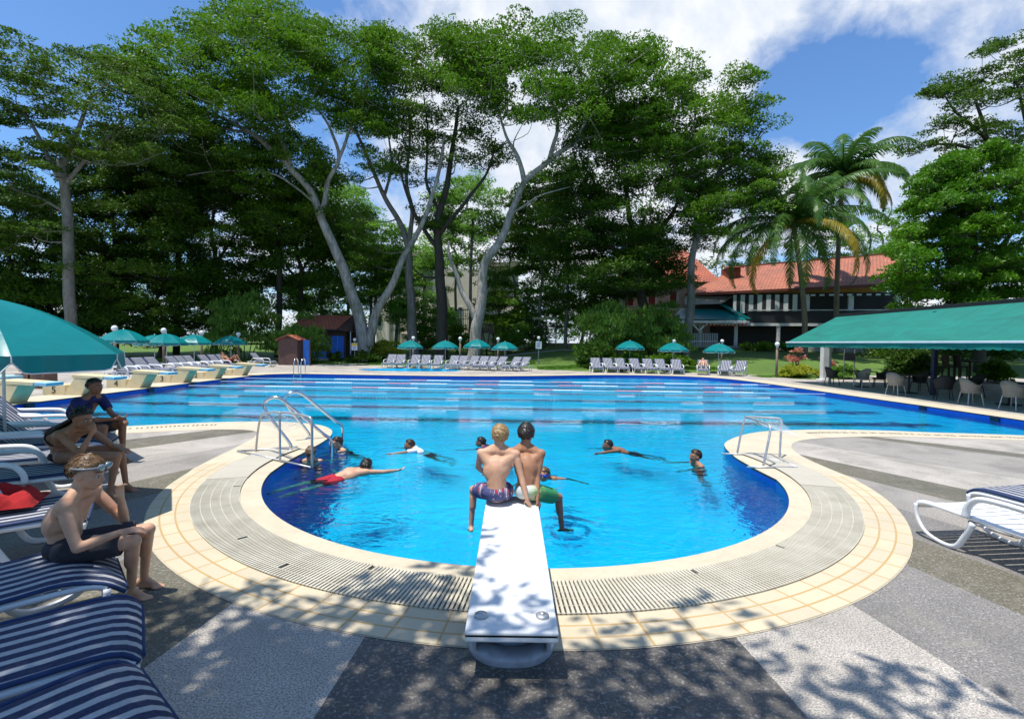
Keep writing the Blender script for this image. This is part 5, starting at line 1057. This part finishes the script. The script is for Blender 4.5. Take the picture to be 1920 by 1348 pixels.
def person(label,J,s,skin,hair,hairstyle='short',vox=.011,shorts=None,group=None,goggles=None,shirt=None,bikini=None,curlL=.6,curlR=.6,handL=None,handR=None,strands=0,wide=1.0,female=False):
    """J: world joints; s: body scale (1 = adult)"""
    J={k:(Vector(v) if not isinstance(v,(int,float)) else v) for k,v in J.items()}
    org=Vector((J['pel'].x,J['pel'].y,0)); r=thing('person',label,'person',org,0,group)
    for k in J: J[k]=J[k]-org if k not in ('face','up','chestf') else J[k]
    B=Blob(); pel,ch,nk,hd=J['pel'],J['chest'],J['neck'],J['head']; fw=J.get('chestf',J['face']).normalized(); 
    up=(ch-pel).normalized(); lat=(J['shL']-J['shR']).normalized(); hlat=(J['hipL']-J['hipR']).normalized()
    def orient(u,l): f=u.cross(l)*-1; f=l.cross(u)*1; return Matrix((l,u.cross(l).normalized(),u)).transposed()
    Mc=orient((nk-ch).normalized(),(lat-(nk-ch).normalized()*lat.dot((nk-ch).normalized())).normalized()); Mp=orient(up,(hlat-up*hlat.dot(up)).normalized())
    B.ell(pel,(.150*s*wide,.105*s,.105*s),Mp); mid=pel.lerp(ch,.5); B.ell(mid,(.125*s*wide,.092*s,.15*s),Mp); B.ell(ch,(.160*s*wide,.108*s,.17*s),Mc)
    B.cap(pel,ch,.105*s*wide,.115*s,14)
    for S_ in ('L','R'):
        sh,el,wr,hp,kn,an=(J[k+S_] for k in ('sh','el','wr','hip','kn','an')); sg=1 if S_=='L' else -1
        B.cap(nk-(nk-ch)*.10,sh,.050*s,.054*s); B.cap(nk.lerp(hd,.25),nk.lerp(sh,.75),.040*s,.048*s); B.cap(pel.lerp(ch,.75)+(sh-ch)*.35,sh.lerp(ch,.35),.085*s,.06*s); B.cap(ch+(sh-ch)*.35,sh,.085*s,.055*s)
        B.ell(sh,(.058*s,.058*s,.058*s)); B.cap(sh,el,.047*s,.037*s); B.cap(sh.lerp(el,.25),sh.lerp(el,.6),.047*s,.043*s); B.cap(el,el.lerp(wr,.35),.037*s,.038*s); B.cap(el.lerp(wr,.3),wr,.038*s,.024*s,12)
        H=handL if S_=='L' else handR
        if H: hd_,hn,hs=H; hand(B,wr,hd_,hn,hs,s*1.0,curlL if S_=='L' else curlR)
        else: d_=(wr-el).normalized(); hand(B,wr,d_,d_.cross(Vector((1,.3,.2))),sg,s,curlL)
        B.cap(pel.lerp(hp,.6),hp,.095*s,.088*s); B.cap(hp,kn,.085*s,.053*s,14); B.cap(hp.lerp(kn,.15),hp.lerp(kn,.55),.086*s,.072*s,14); B.ell(kn,(.054*s,)*3)
        B.cap(kn,an,.048*s,.032*s); d_=(an-kn); back=J.get('calf'+S_,(kn-hp).normalized()*-1); bk=(back-d_.normalized()*back.dot(d_.normalized())); bk=bk.normalized() if bk.length>.01 else Vector((0,0,0)); B.cap(kn.lerp(an,.18)+bk*.014*s,kn.lerp(an,.45)+bk*.014*s,.047*s,.044*s)
        foot(B,an,J['toe'+S_]-an,s)
    # head
    hs_=max(s,.80)*(1.04 if s>1 else 1.16); hd=nk+(hd-nk)*.86; M=frame(J['face'],J['up']); 
    B.cap(nk-(nk-ch)*.15,hd+M@Vector((0,-.018,-.05))*hs_,.053*s+.002,.05*hs_)
    def hp_(x,y,z): return hd+M@(Vector((x,y,z))*hs_)
    B.ell(hp_(0,-.012,.028),(.074*hs_,.094*hs_,.082*hs_),M); B.ell(hp_(0,.022,-.025),(.060*hs_,.068*hs_,.078*hs_),M); B.ell(hp_(0,.050,-.080),(.030*hs_,.030*hs_,.024*hs_),M); B.ell(hp_(0,.030,-.066),(.050*hs_,.046*hs_,.03*hs_),M)
    for x in (-1,1):
        B.ell(hp_(x*.034,.062,-.020),(.022*hs_,.018*hs_,.018*hs_),M); B.cap(hp_(x*.012,.088,.022),hp_(x*.046,.066,.026),.0085*hs_,.008*hs_,7)
        B.ell(hp_(x*.076,-.006,-.012),(.010*hs_,.020*hs_,.032*hs_),M); B.ell(hp_(x*.084,-.014,-.004),(.006*hs_,.016*hs_,.024*hs_),M)
    B.cap(hp_(0,.088,.012),hp_(0,.106,-.026),.008*hs_,.0125*hs_,8); B.ell(hp_(0,.096,-.034),(.018*hs_,.011*hs_,.009*hs_),M)
    B.cap(hp_(-.017,.082,-.056),hp_(.017,.082,-.056),.0075*hs_,.0075*hs_,7); B.cap(hp_(-.013,.080,-.066),hp_(.013,.080,-.066),.008*hs_,.008*hs_,7)
    body=B.build('body',skin,r,vox,8,.5); body.cycles.is_caustics_receiver=True
    for x in (-1,1):
        b=MB(); b.ell(hp_(x*.030,.080,.002),(.013*hs_,.010*hs_,.009*hs_),M,10,7); e=b.build('eye',M_eye,r,smooth=True); b=MB(); b.ell(hp_(x*.030,.0885,.002),(.0062*hs_,.003*hs_,.0062*hs_),M,8,6); b.build('iris',M_iris,e,smooth=True)
        b=MB(); b.cap=None; b.tube([hp_(x*.014,.098,.030),hp_(x*.030,.094,.036),hp_(x*.048,.078,.030)],.0035*hs_,5); b.build('eyebrow',hair,r)
    b=MB(); b.tube([hp_(-.016,.0895,-.061),hp_(0,.093,-.0605),hp_(.016,.0895,-.061)],.0028*hs_,5); b.build('mouth',pm('lip',(.30,.09,.07),None,3,.4) if 'lip' not in bpy.data.materials else bpy.data.materials['lip'],r)
    # hair cap
    rg=np.random.default_rng(len(label)); b=MB(); nu,nv=36,18; vs=[]; seed=len(label)*.7
    def hair_r(th,ph,k=1.0):   # th 0 top ; ph around, 0 = front
        x,y,z=math.sin(th)*math.sin(ph),math.sin(th)*math.cos(ph),math.cos(th)
        n_=noise.noise((x*5+seed,y*5,z*5)); v=Vector((x*.083,y*.103-.012,z*.093+.026)); return v*(1.045+.10*n_*k+.03*noise.noise((x*14,y*14+seed,z*14))*k)*hs_
    front=.95; side=1.45; back=2.5 if hairstyle!='crop' else 2.25
    def limit(ph): c=math.cos(ph); return (front if c>.75 else (front+(side-front)*(.75-c)/.75 if c>0 else side+(back-side)*min(1,-c*1.5)))
    for j in range(nv+1):
        for k in range(nu):
            ph=2*PI*k/nu; th=.02+(limit(ph)*(1+.05*math.sin(ph*7+seed)))*j/nv; v=hair_r(th,ph); 
            if j>=nv-1: v=v*(.93 if j==nv else .985)
            vs.append(hd+M@v)
    b.add(vs,[(j*nu+k,(j+1)*nu+k,(j+1)*nu+(k+1)%nu,j*nu+(k+1)%nu) for j in range(nv) for k in range(nu)]+[tuple(range(nu))]); hb=b.build('hair',hair,r,smooth=True)
    if strands:
        b=MB()
        for i in range(strands):
            ph=rg.uniform(0,2*PI); lm=limit(ph); th0=lm*rg.uniform(.05,.8); ln=rg.uniform(.25,.55); P=[]; w0=rg.uniform(-.25,.25)
            for j in range(5):
                th=th0+ln*j/4*(1 if hairstyle!='long' else 1.2); v=hair_r(min(th,lm*1.1),ph+w0*j/4,.6)*(1.01+.05*math.sin(PI*j/5)*rg.uniform(.2,1.3)+rg.uniform(0,.02)); P.append(hd+M@v)
            sd_=(P[1]-P[0]).cross((P[0]-hd)).normalized()*rg.uniform(.0035,.0075)*hs_
            b.add([p+sd_*(1-.7*abs(j-1.5)/2.5) for j,p in enumerate(P)]+[p-sd_*(1-.7*abs(j-1.5)/2.5) for j,p in enumerate(P)],[(j,j+1,6+j,5+j) for j in range(4)])
        b.build('hair_strands',hair,hb,norm=False)
    if hairstyle=='long':
        b=MB(); bk=hd+M@Vector((0,-.085,-.02))*hs_; tgt=ch-fw*.11*s
        for i in range(150):
            o_=rg.uniform(-1,1); p0=hd+M@(Vector((o_*.07,-.07-.02*(1-o_*o_),.02+rg.uniform(-.03,.02)))*hs_); p1=nk+lat*o_*.085*s-fw*(.075+.02*rg.random())*s+Vector((0,0,.02)); p2=tgt+lat*(o_*.11+rg.uniform(-.01,.01))*s+Vector((0,0,rg.uniform(-.06,.05)))
            b.tube(smooth3([p0,p1,p2],3),[.014,.016,.016,.015,.013,.010,.004],5)
        b.build('long_hair',hair,hb,smooth=True)
    if shorts:
        B=Blob(); mt,ln,fl=shorts; B.ell(pel+up*.0*s,(.163*s*wide,.122*s,.10*s),Mp)
        for S_ in ('L','R'):
            hp,kn=J['hip'+S_],J['kn'+S_]; B.cap(pel.lerp(hp,.6),hp,.105*s,.102*s); e=hp.lerp(kn,ln); B.b.tube([hp,hp.lerp(kn,ln*.5),e],[.102*s,.094*s*fl,.088*s*fl],16)
        B.build('swim_shorts',mt,r,max(.007,vox*.8),2,.4)
    if shirt:
        B=Blob(); B.ell(ch,(.168*s*wide,.12*s,.185*s),Mc); B.ell(mid,(.150*s*wide,.115*s,.17*s),Mp); B.ell(pel+up*.03,(.165*s*wide,.122*s,.09*s),Mp); B.cap(nk-(nk-ch)*.25,nk-(nk-ch)*.05,.075*s,.066*s)
        for S_ in ('L','R'):
            sh,el=J['sh'+S_],J['el'+S_]; B.cap(nk-(nk-ch)*.2,sh,.062*s,.066*s); B.b.tube([sh-(el-sh).normalized()*.03*s,sh,sh.lerp(el,.35),sh.lerp(el,.62)],[.04*s,.068*s,.066*s,.062*s],14)
        B.build('shirt',shirt,r,max(.008,vox),2,.4).cycles.is_caustics_receiver=True
    if bikini:
        B=Blob(); B.ell(pel,(.157*s,.115*s,.075*s),Mp); B.build('bikini_bottom',bikini,r,.009,1); b=MB(); c0=ch+(nk-ch)*-.05
        ring_=[c0+Mc@Vector((.160*s*math.cos(a),.118*s*math.sin(a),0)) for a in [2*PI*k/24 for k in range(25)]]; b.tube(ring_,.011*s,6,False); b.build('bikini_top',bikini,r,smooth=True)
    if goggles:
        mt,pos=goggles; zz_=.050 if pos=='up' else .004; g_=MB(); P=[hp_(.088*math.sin(a),.104*math.cos(a)-.010,zz_-.012*math.cos(a)*0+ (.012 if pos=='up' else .006)*math.cos(a)) for a in [2*PI*k/28 for k in range(29)]]; g_.tube(P,.0075*hs_,6,False,1); st_=g_.build('goggle_strap',mt,r,smooth=True)
        g_=MB(); 
        for x in (-1,1): g_.ell(hp_(x*.034,.100 if pos=='up' else .098,zz_+.016 if pos=='up' else zz_),((.034 if pos=='up' else .031)*hs_,.014*hs_,.023*hs_),M,14,8)
        g_.build('goggle_lenses',M_lens if pos=='up' else mt,st_,smooth=True)
    return r
def cloth_m(name,c1,c2,**k): return pm(name,c1,c2,k.get('sc',14),.85,.25,50)
M_dkshort=cloth_m('charcoal_shorts',(.018,.018,.024),(.030,.030,.04)); M_navysh=cloth_m('navy_shirt',(.012,.018,.12),(.008,.012,.08)); M_redsw=cloth_m('red_shorts',(.42,.008,.03),(.30,.006,.02)); M_blk=cloth_m('black_swimwear',(.010,.010,.012),(.02,.02,.022)); M_whsh=cloth_m('white_rash_shirt',(.70,.74,.78),(.6,.65,.7)); M_nvsw=cloth_m('navy_swimwear',(.015,.03,.10),(.12,.02,.06))
m_,t=mat('patterned_shorts'); co=t('TexCoord').outputs['Object']; w_=t('TexWave',{'Vector':co,'Scale':4.5,'Distortion':5,'Detail':1}).outputs[1]; w2=t.noise(co,9,2,.5)
done(t,t('BsdfPrincipled',{'Base Color':t.mix(t.rng(w2,.45,.5,0,1),t.ramp(w_,[(0,(.30,.02,.04)),(.38,(.55,.58,.62)),(.52,(.03,.05,.18)),(.75,(.30,.02,.04)),(.9,(.5,.5,.55))],'CONSTANT'),(.05,.06,.16)),'Roughness':.8}).outputs[0]); M_pat=m_
m_,t=mat('green_white_shorts'); co=t('TexCoord').outputs['Object']; s_=t('SeparateXYZ',{0:co}); f_=t.math('ADD',t.math('MULTIPLY',s_.outputs[0],2.4),t.math('MULTIPLY',t.noise(co,8,2,.5),.5))
done(t,t('BsdfPrincipled',{'Base Color':t.ramp(f_,[(0,(.50,.55,.55)),(.35,(.55,.60,.50)),(.55,(.40,.55,.18)),(.72,(.04,.28,.10))]),'Roughness':.8}).outputs[0]); M_grn=m_
V=Vector
# boy with swim goggles on the near left lounger
person('sandy haired boy with swim goggles pushed up, sitting in dark shorts on the sunlit lounger',dict(
 pel=(-3.20,3.55,.50),chest=(-3.20,3.54,.71),neck=(-3.11,3.55,.90),head=(-3.03,3.56,1.04),face=(.96,.10,-.16),up=(.12,0,1),chestf=(.85,.5,-.2),
 shL=(-3.14,3.73,.845),elL=(-2.97,3.80,.60),wrL=(-2.90,3.68,.82),shR=(-3.06,3.38,.835),elR=(-2.94,3.35,.565),wrR=(-2.735,3.47,.635),
 hipL=(-3.12,3.64,.49),knL=(-2.80,3.82,.52),anL=(-2.92,3.93,.08),hipR=(-3.12,3.47,.49),knR=(-2.745,3.60,.515),anR=(-2.885,3.75,.085),toeL=(-2.72,3.95,.05),toeR=(-2.70,3.77,.05)),
 .93,SK_fair,H_sandy,'crop',.0075,(M_dkshort,.80,1.05),goggles=(M_lens,'up'),curlL=1.2,curlR=.45,handL=(V((.05,-.25,.9)),V((-.6,.2,.1)),1),handR=(V((.92,.25,.12)),V((0,-.3,.9)),1),strands=2600)
person('long dark haired girl in a black bikini hunched forward on a shaded lounger',dict(
 pel=(-5.62,6.2,.53),chest=(-5.60,6.16,.76),neck=(-5.36,6.12,.90),head=(-5.26,6.10,1.015),face=(.93,-.05,-.30),up=(.30,0,1),chestf=(1,0,-.5),
 shL=(-5.38,6.32,.84),elL=(-5.08,6.35,.60),wrL=(-4.90,6.25,.60),shR=(-5.40,5.94,.83),elR=(-5.16,5.93,.60),wrR=(-5.06,5.98,.83),
 hipL=(-5.52,6.3,.52),knL=(-5.05,6.42,.58),anL=(-5.02,6.46,.085),hipR=(-5.52,6.1,.52),knR=(-4.86,6.12,.54),anR=(-4.93,6.08,.085),toeL=(-4.8,6.46,.05),toeR=(-4.72,6.04,.05)),
 1.0,SK_tan,H_black,'long',.010,bikini=M_blk,curlR=1.1,curlL=.4,handR=(V((.3,.1,.9)),V((.8,-.2,-.2)),1),strands=300,female=True,wide=.9)
person('man in a navy polo shirt sitting with hands clasped on his knee',dict(
 pel=(-6.92,7.95,.54),chest=(-6.88,7.93,.85),neck=(-6.68,7.91,1.07),head=(-6.60,7.90,1.235),face=(1,-.12,-.06),up=(.08,0,1),chestf=(1,0,-.3),
 shL=(-6.70,8.13,1.0),elL=(-6.48,8.08,.74),wrL=(-6.22,7.93,.70),shR=(-6.74,7.70,.99),elR=(-6.52,7.66,.72),wrR=(-6.24,7.84,.72),
 hipL=(-6.82,8.06,.53),knL=(-6.27,8.02,.62),anL=(-6.25,7.98,.09),hipR=(-6.82,7.84,.53),knR=(-6.33,7.72,.60),anR=(-6.32,7.66,.09),toeL=(-6.02,7.96,.05),toeR=(-6.08,7.62,.05)),
 1.1,SK_brown,H_black,'crop',.012,(M_dkshort,.75,1.05),shirt=M_navysh,curlL=1.0,curlR=1.0,strands=200)
# two boys on the end of the board
person('blond boy in patterned swim shorts sitting on the tip of the diving board',dict(
 pel=(-.14,5.20,.42),chest=(-.155,5.24,.66),neck=(-.13,5.30,.875),head=(-.12,5.36,1.015),face=(-.18,.95,-.12),up=(0,.15,1),chestf=(0,1,0),
 shL=(-.315,5.30,.82),elL=(-.36,5.50,.62),wrL=(-.30,5.70,.50),shR=(.055,5.26,.82),elR=(.115,5.20,.60),wrR=(.175,5.13,.385),
 hipL=(-.24,5.30,.41),knL=(-.42,5.62,.33),anL=(-.44,5.60,-.10),hipR=(-.05,5.30,.41),knR=(-.06,5.72,.33),anR=(-.05,5.72,-.10),toeL=(-.46,5.75,-.2),toeR=(-.05,5.88,-.2)),
 .90,SK_fair,H_blond,'short',.0085,(M_pat,.62,1.08),curlR=.5,handR=(V((.25,.1,-.6)),V((.3,.3,.7)),-1),strands=2200,wide=.96)
person('dark haired boy in green and white shorts beside the blond boy on the board',dict(
 pel=(.17,5.28,.42),chest=(.17,5.36,.66),neck=(.155,5.44,.87),head=(.17,5.50,1.01),face=(.10,.97,-.15),up=(0,.15,1),chestf=(0,1,0),
 shL=(.01,5.46,.80),elL=(-.02,5.60,.60),wrL=(.0,5.8,.55),shR=(.33,5.40,.80),elR=(.29,5.32,.57),wrR=(.285,5.20,.36),
 hipL=(.14,5.38,.41),knL=(.16,5.76,.34),anL=(.2,5.76,-.12),hipR=(.26,5.30,.41),knR=(.55,5.60,.26),anR=(.60,5.66,-.13),toeL=(.2,5.9,-.2),toeR=(.82,5.70,-.12)),
 .90,SK_tan,H_black,'short',.0085,(M_grn,.74,1.08),curlR=.9,handR=(V((.35,.05,-.8)),V((.6,-.3,.5)),1),strands=1600,wide=.94)
# swimmers: mostly under water, posed from the water line
def swimmer(label,px,py,face,s,skin,hair,pose='tread',armL=None,armR=None,hz=.07,lean=(0,0,0),legs=(0,0,-1),style='crop',**kw):
    hz-=.015; h=gp(px,py,WZ+hz+.02); f=V(face).normalized(); rt=f.cross(V((0,0,1))).normalized(); lf=-rt; legs=V(legs).normalized(); hd=V((h.x,h.y,WZ+hz)); U_=lambda v:V(v)
    nk=hd+legs*.13*s+f*-.02; ch=nk+legs*.19*s; pel=ch+legs*.27*s; sh=.175*s; T=V((0,0,1)) if abs(legs.z)>.5 else V((0,0,1))
    side=lf if abs(legs.dot(f))<.9 or abs(legs.z)>.5 else lf
    J=dict(head=hd,neck=nk,chest=ch,pel=pel,face=f+V((0,0,-.02)),up=(0,0,1),chestf=f,shL=nk+side*sh+legs*.05*s,shR=nk-side*sh+legs*.05*s,hipL=pel+side*.09*s,hipR=pel-side*.09*s)
    for S_,g_,arm in (('L',1,armL),('R',-1,armR)):
        d=V(arm) if arm else (f*.7+side*g_*.8+V((0,0,-.25))); d.normalize(); J['el'+S_]=J['sh'+S_]+d*.27*s; d2=(d+f*.8+V((0,0,-.12))).normalized(); J['wr'+S_]=J['el'+S_]+d2*.25*s
        k=J['hip'+S_]+(legs+f*.25*(1 if g_>0 else -.2)+side*g_*.12).normalized()*.42*s; J['kn'+S_]=k; J['an'+S_]=k+(legs-f*.35*(1 if g_>0 else .2)).normalized()*.40*s; J['toe'+S_]=J['an'+S_]+(legs+f*.3).normalized()*.15
    return person(label,J,s,skin,hair,style,.012,strands=160,group='children swimming in the pool',**kw)
swimmer('smiling girl with wet slicked hair in the water by the chrome rails',630,828,(-.75,-.66,.0),.92,SK_fair,H_brown,armL=(-.4,-.85,-.05),armR=(-.95,-.2,-.15),hz=.14,legs=(.35,.25,-.9),shorts=(M_blk,.1,1),style='crop')
swimmer('pink shouldered boy in the water holding the pool edge beside the left goal',583,846,(-.2,.98,0),.92,SK_fair,H_sandy,armL=(-.95,-.12,.12),armR=(.8,.5,-.3),hz=.15,shorts=(M_nvsw,.6,1.05))
swimmer('boy in red shorts swimming away, stretched out at the surface',690,872,(.25,.95,.1),.95,SK_fair,H_black,armL=(-.55,.25,-.35),armR=(.97,.30,-.06),hz=.12,legs=(-.72,-.60,-.26),shorts=(M_redsw,.66,1.1))
swimmer('child in a white rash shirt swimming towards the left',766,832,(-.95,-.1,.05),.82,SK_tan,H_brown,armL=(-.9,-.4,-.05),armR=(-.8,.5,-.2),hz=.12,legs=(.75,-.25,-.55),shirt=M_whsh,shorts=(M_nvsw,.5,1.05))
swimmer('dark haired child swimming behind the blond boy',900,827,(-.9,.15,.05),.84,SK_brown,H_black,armL=(-.9,-.15,-.15),armR=(.3,.6,-.4),hz=.10,legs=(.5,-.45,-.6),shirt=M_nvsw,shorts=(M_nvsw,.5,1.05))
swimmer('boy with bright blue goggles swimming just right of the board boys',1020,888,(-.3,-.93,.15),.88,SK_tan,H_sandy,armL=(.90,.2,-.12),armR=(-.7,-.5,-.3),hz=.10,legs=(.1,.75,-.5),shorts=(M_nvsw,.5,1.05),goggles=(pm('blue_goggles',(.01,.04,.45),(.01,.03,.35),5,.3),'down'))
swimmer('dark haired boy swimming left in the open water right of centre',1137,833,(-.95,-.25,.05),.86,SK_brown,H_black,armL=(-.9,-.45,-.02),armR=(-.6,.5,-.3),hz=.12,legs=(.86,-.2,-.42),shorts=(M_nvsw,.5,1.05))
swimmer('boy treading water near the right side of the round pool end',1303,852,(-.93,-.2,.05),.90,SK_tan,H_brown,armL=(-.75,-.3,-.45),armR=(-.6,.4,-.5),hz=.16,legs=(.06,-.15,-1),shorts=(M_blk,.5,1.05))
# far sunbathers
def lying(label,x,y,rz,s,skin,mt):
    c,s_=math.cos(rz),math.sin(rz); W=lambda a,b,z:(x+a*c-b*s_,y+a*s_+b*c,z)   # local +a = towards the feet
    J=dict(pel=W(-.95,0,.56),chest=W(-1.2,0,.74),neck=W(-1.38,0,.92),head=W(-1.47,0,1.03),face=V((c,s_,.35)),up=(-c*.35,-s_*.35,1),chestf=V((c,s_,.8)),
      shL=W(-1.33,.2,.86),shR=W(-1.33,-.2,.86),elL=W(-1.1,.3,.62),elR=W(-1.1,-.3,.62),wrL=W(-.85,.26,.6),wrR=W(-.85,-.26,.6),hipL=W(-.9,.1,.55),hipR=W(-.9,-.1,.55),knL=W(-.5,.14,.95),knR=W(-.5,-.12,.93),anL=W(-.25,.14,.54),anR=W(-.25,-.12,.54),toeL=W(-.1,.14,.52),toeR=W(-.1,-.12,.52))
    person(label,J,s,skin,H_brown,'crop',.016,(mt,.35,1.05))
q=[o for o in COL.objects if o.get('label','').startswith('eighth lounger from the left on the far right')][0]
lying('sunbather with knees drawn up on a lounger under the bright parasol',q.location.x,q.location.y,q.rotation_euler.z,1.0,SK_fair,M_whsh)
q=[o for o in COL.objects if o.get('label','').startswith('tenth reclined')][0]
lying('person in dark red lying back on a lounger by the rightmost left parasol',q.location.x,q.location.y,q.rotation_euler.z,1.0,SK_tan,M_redsw)
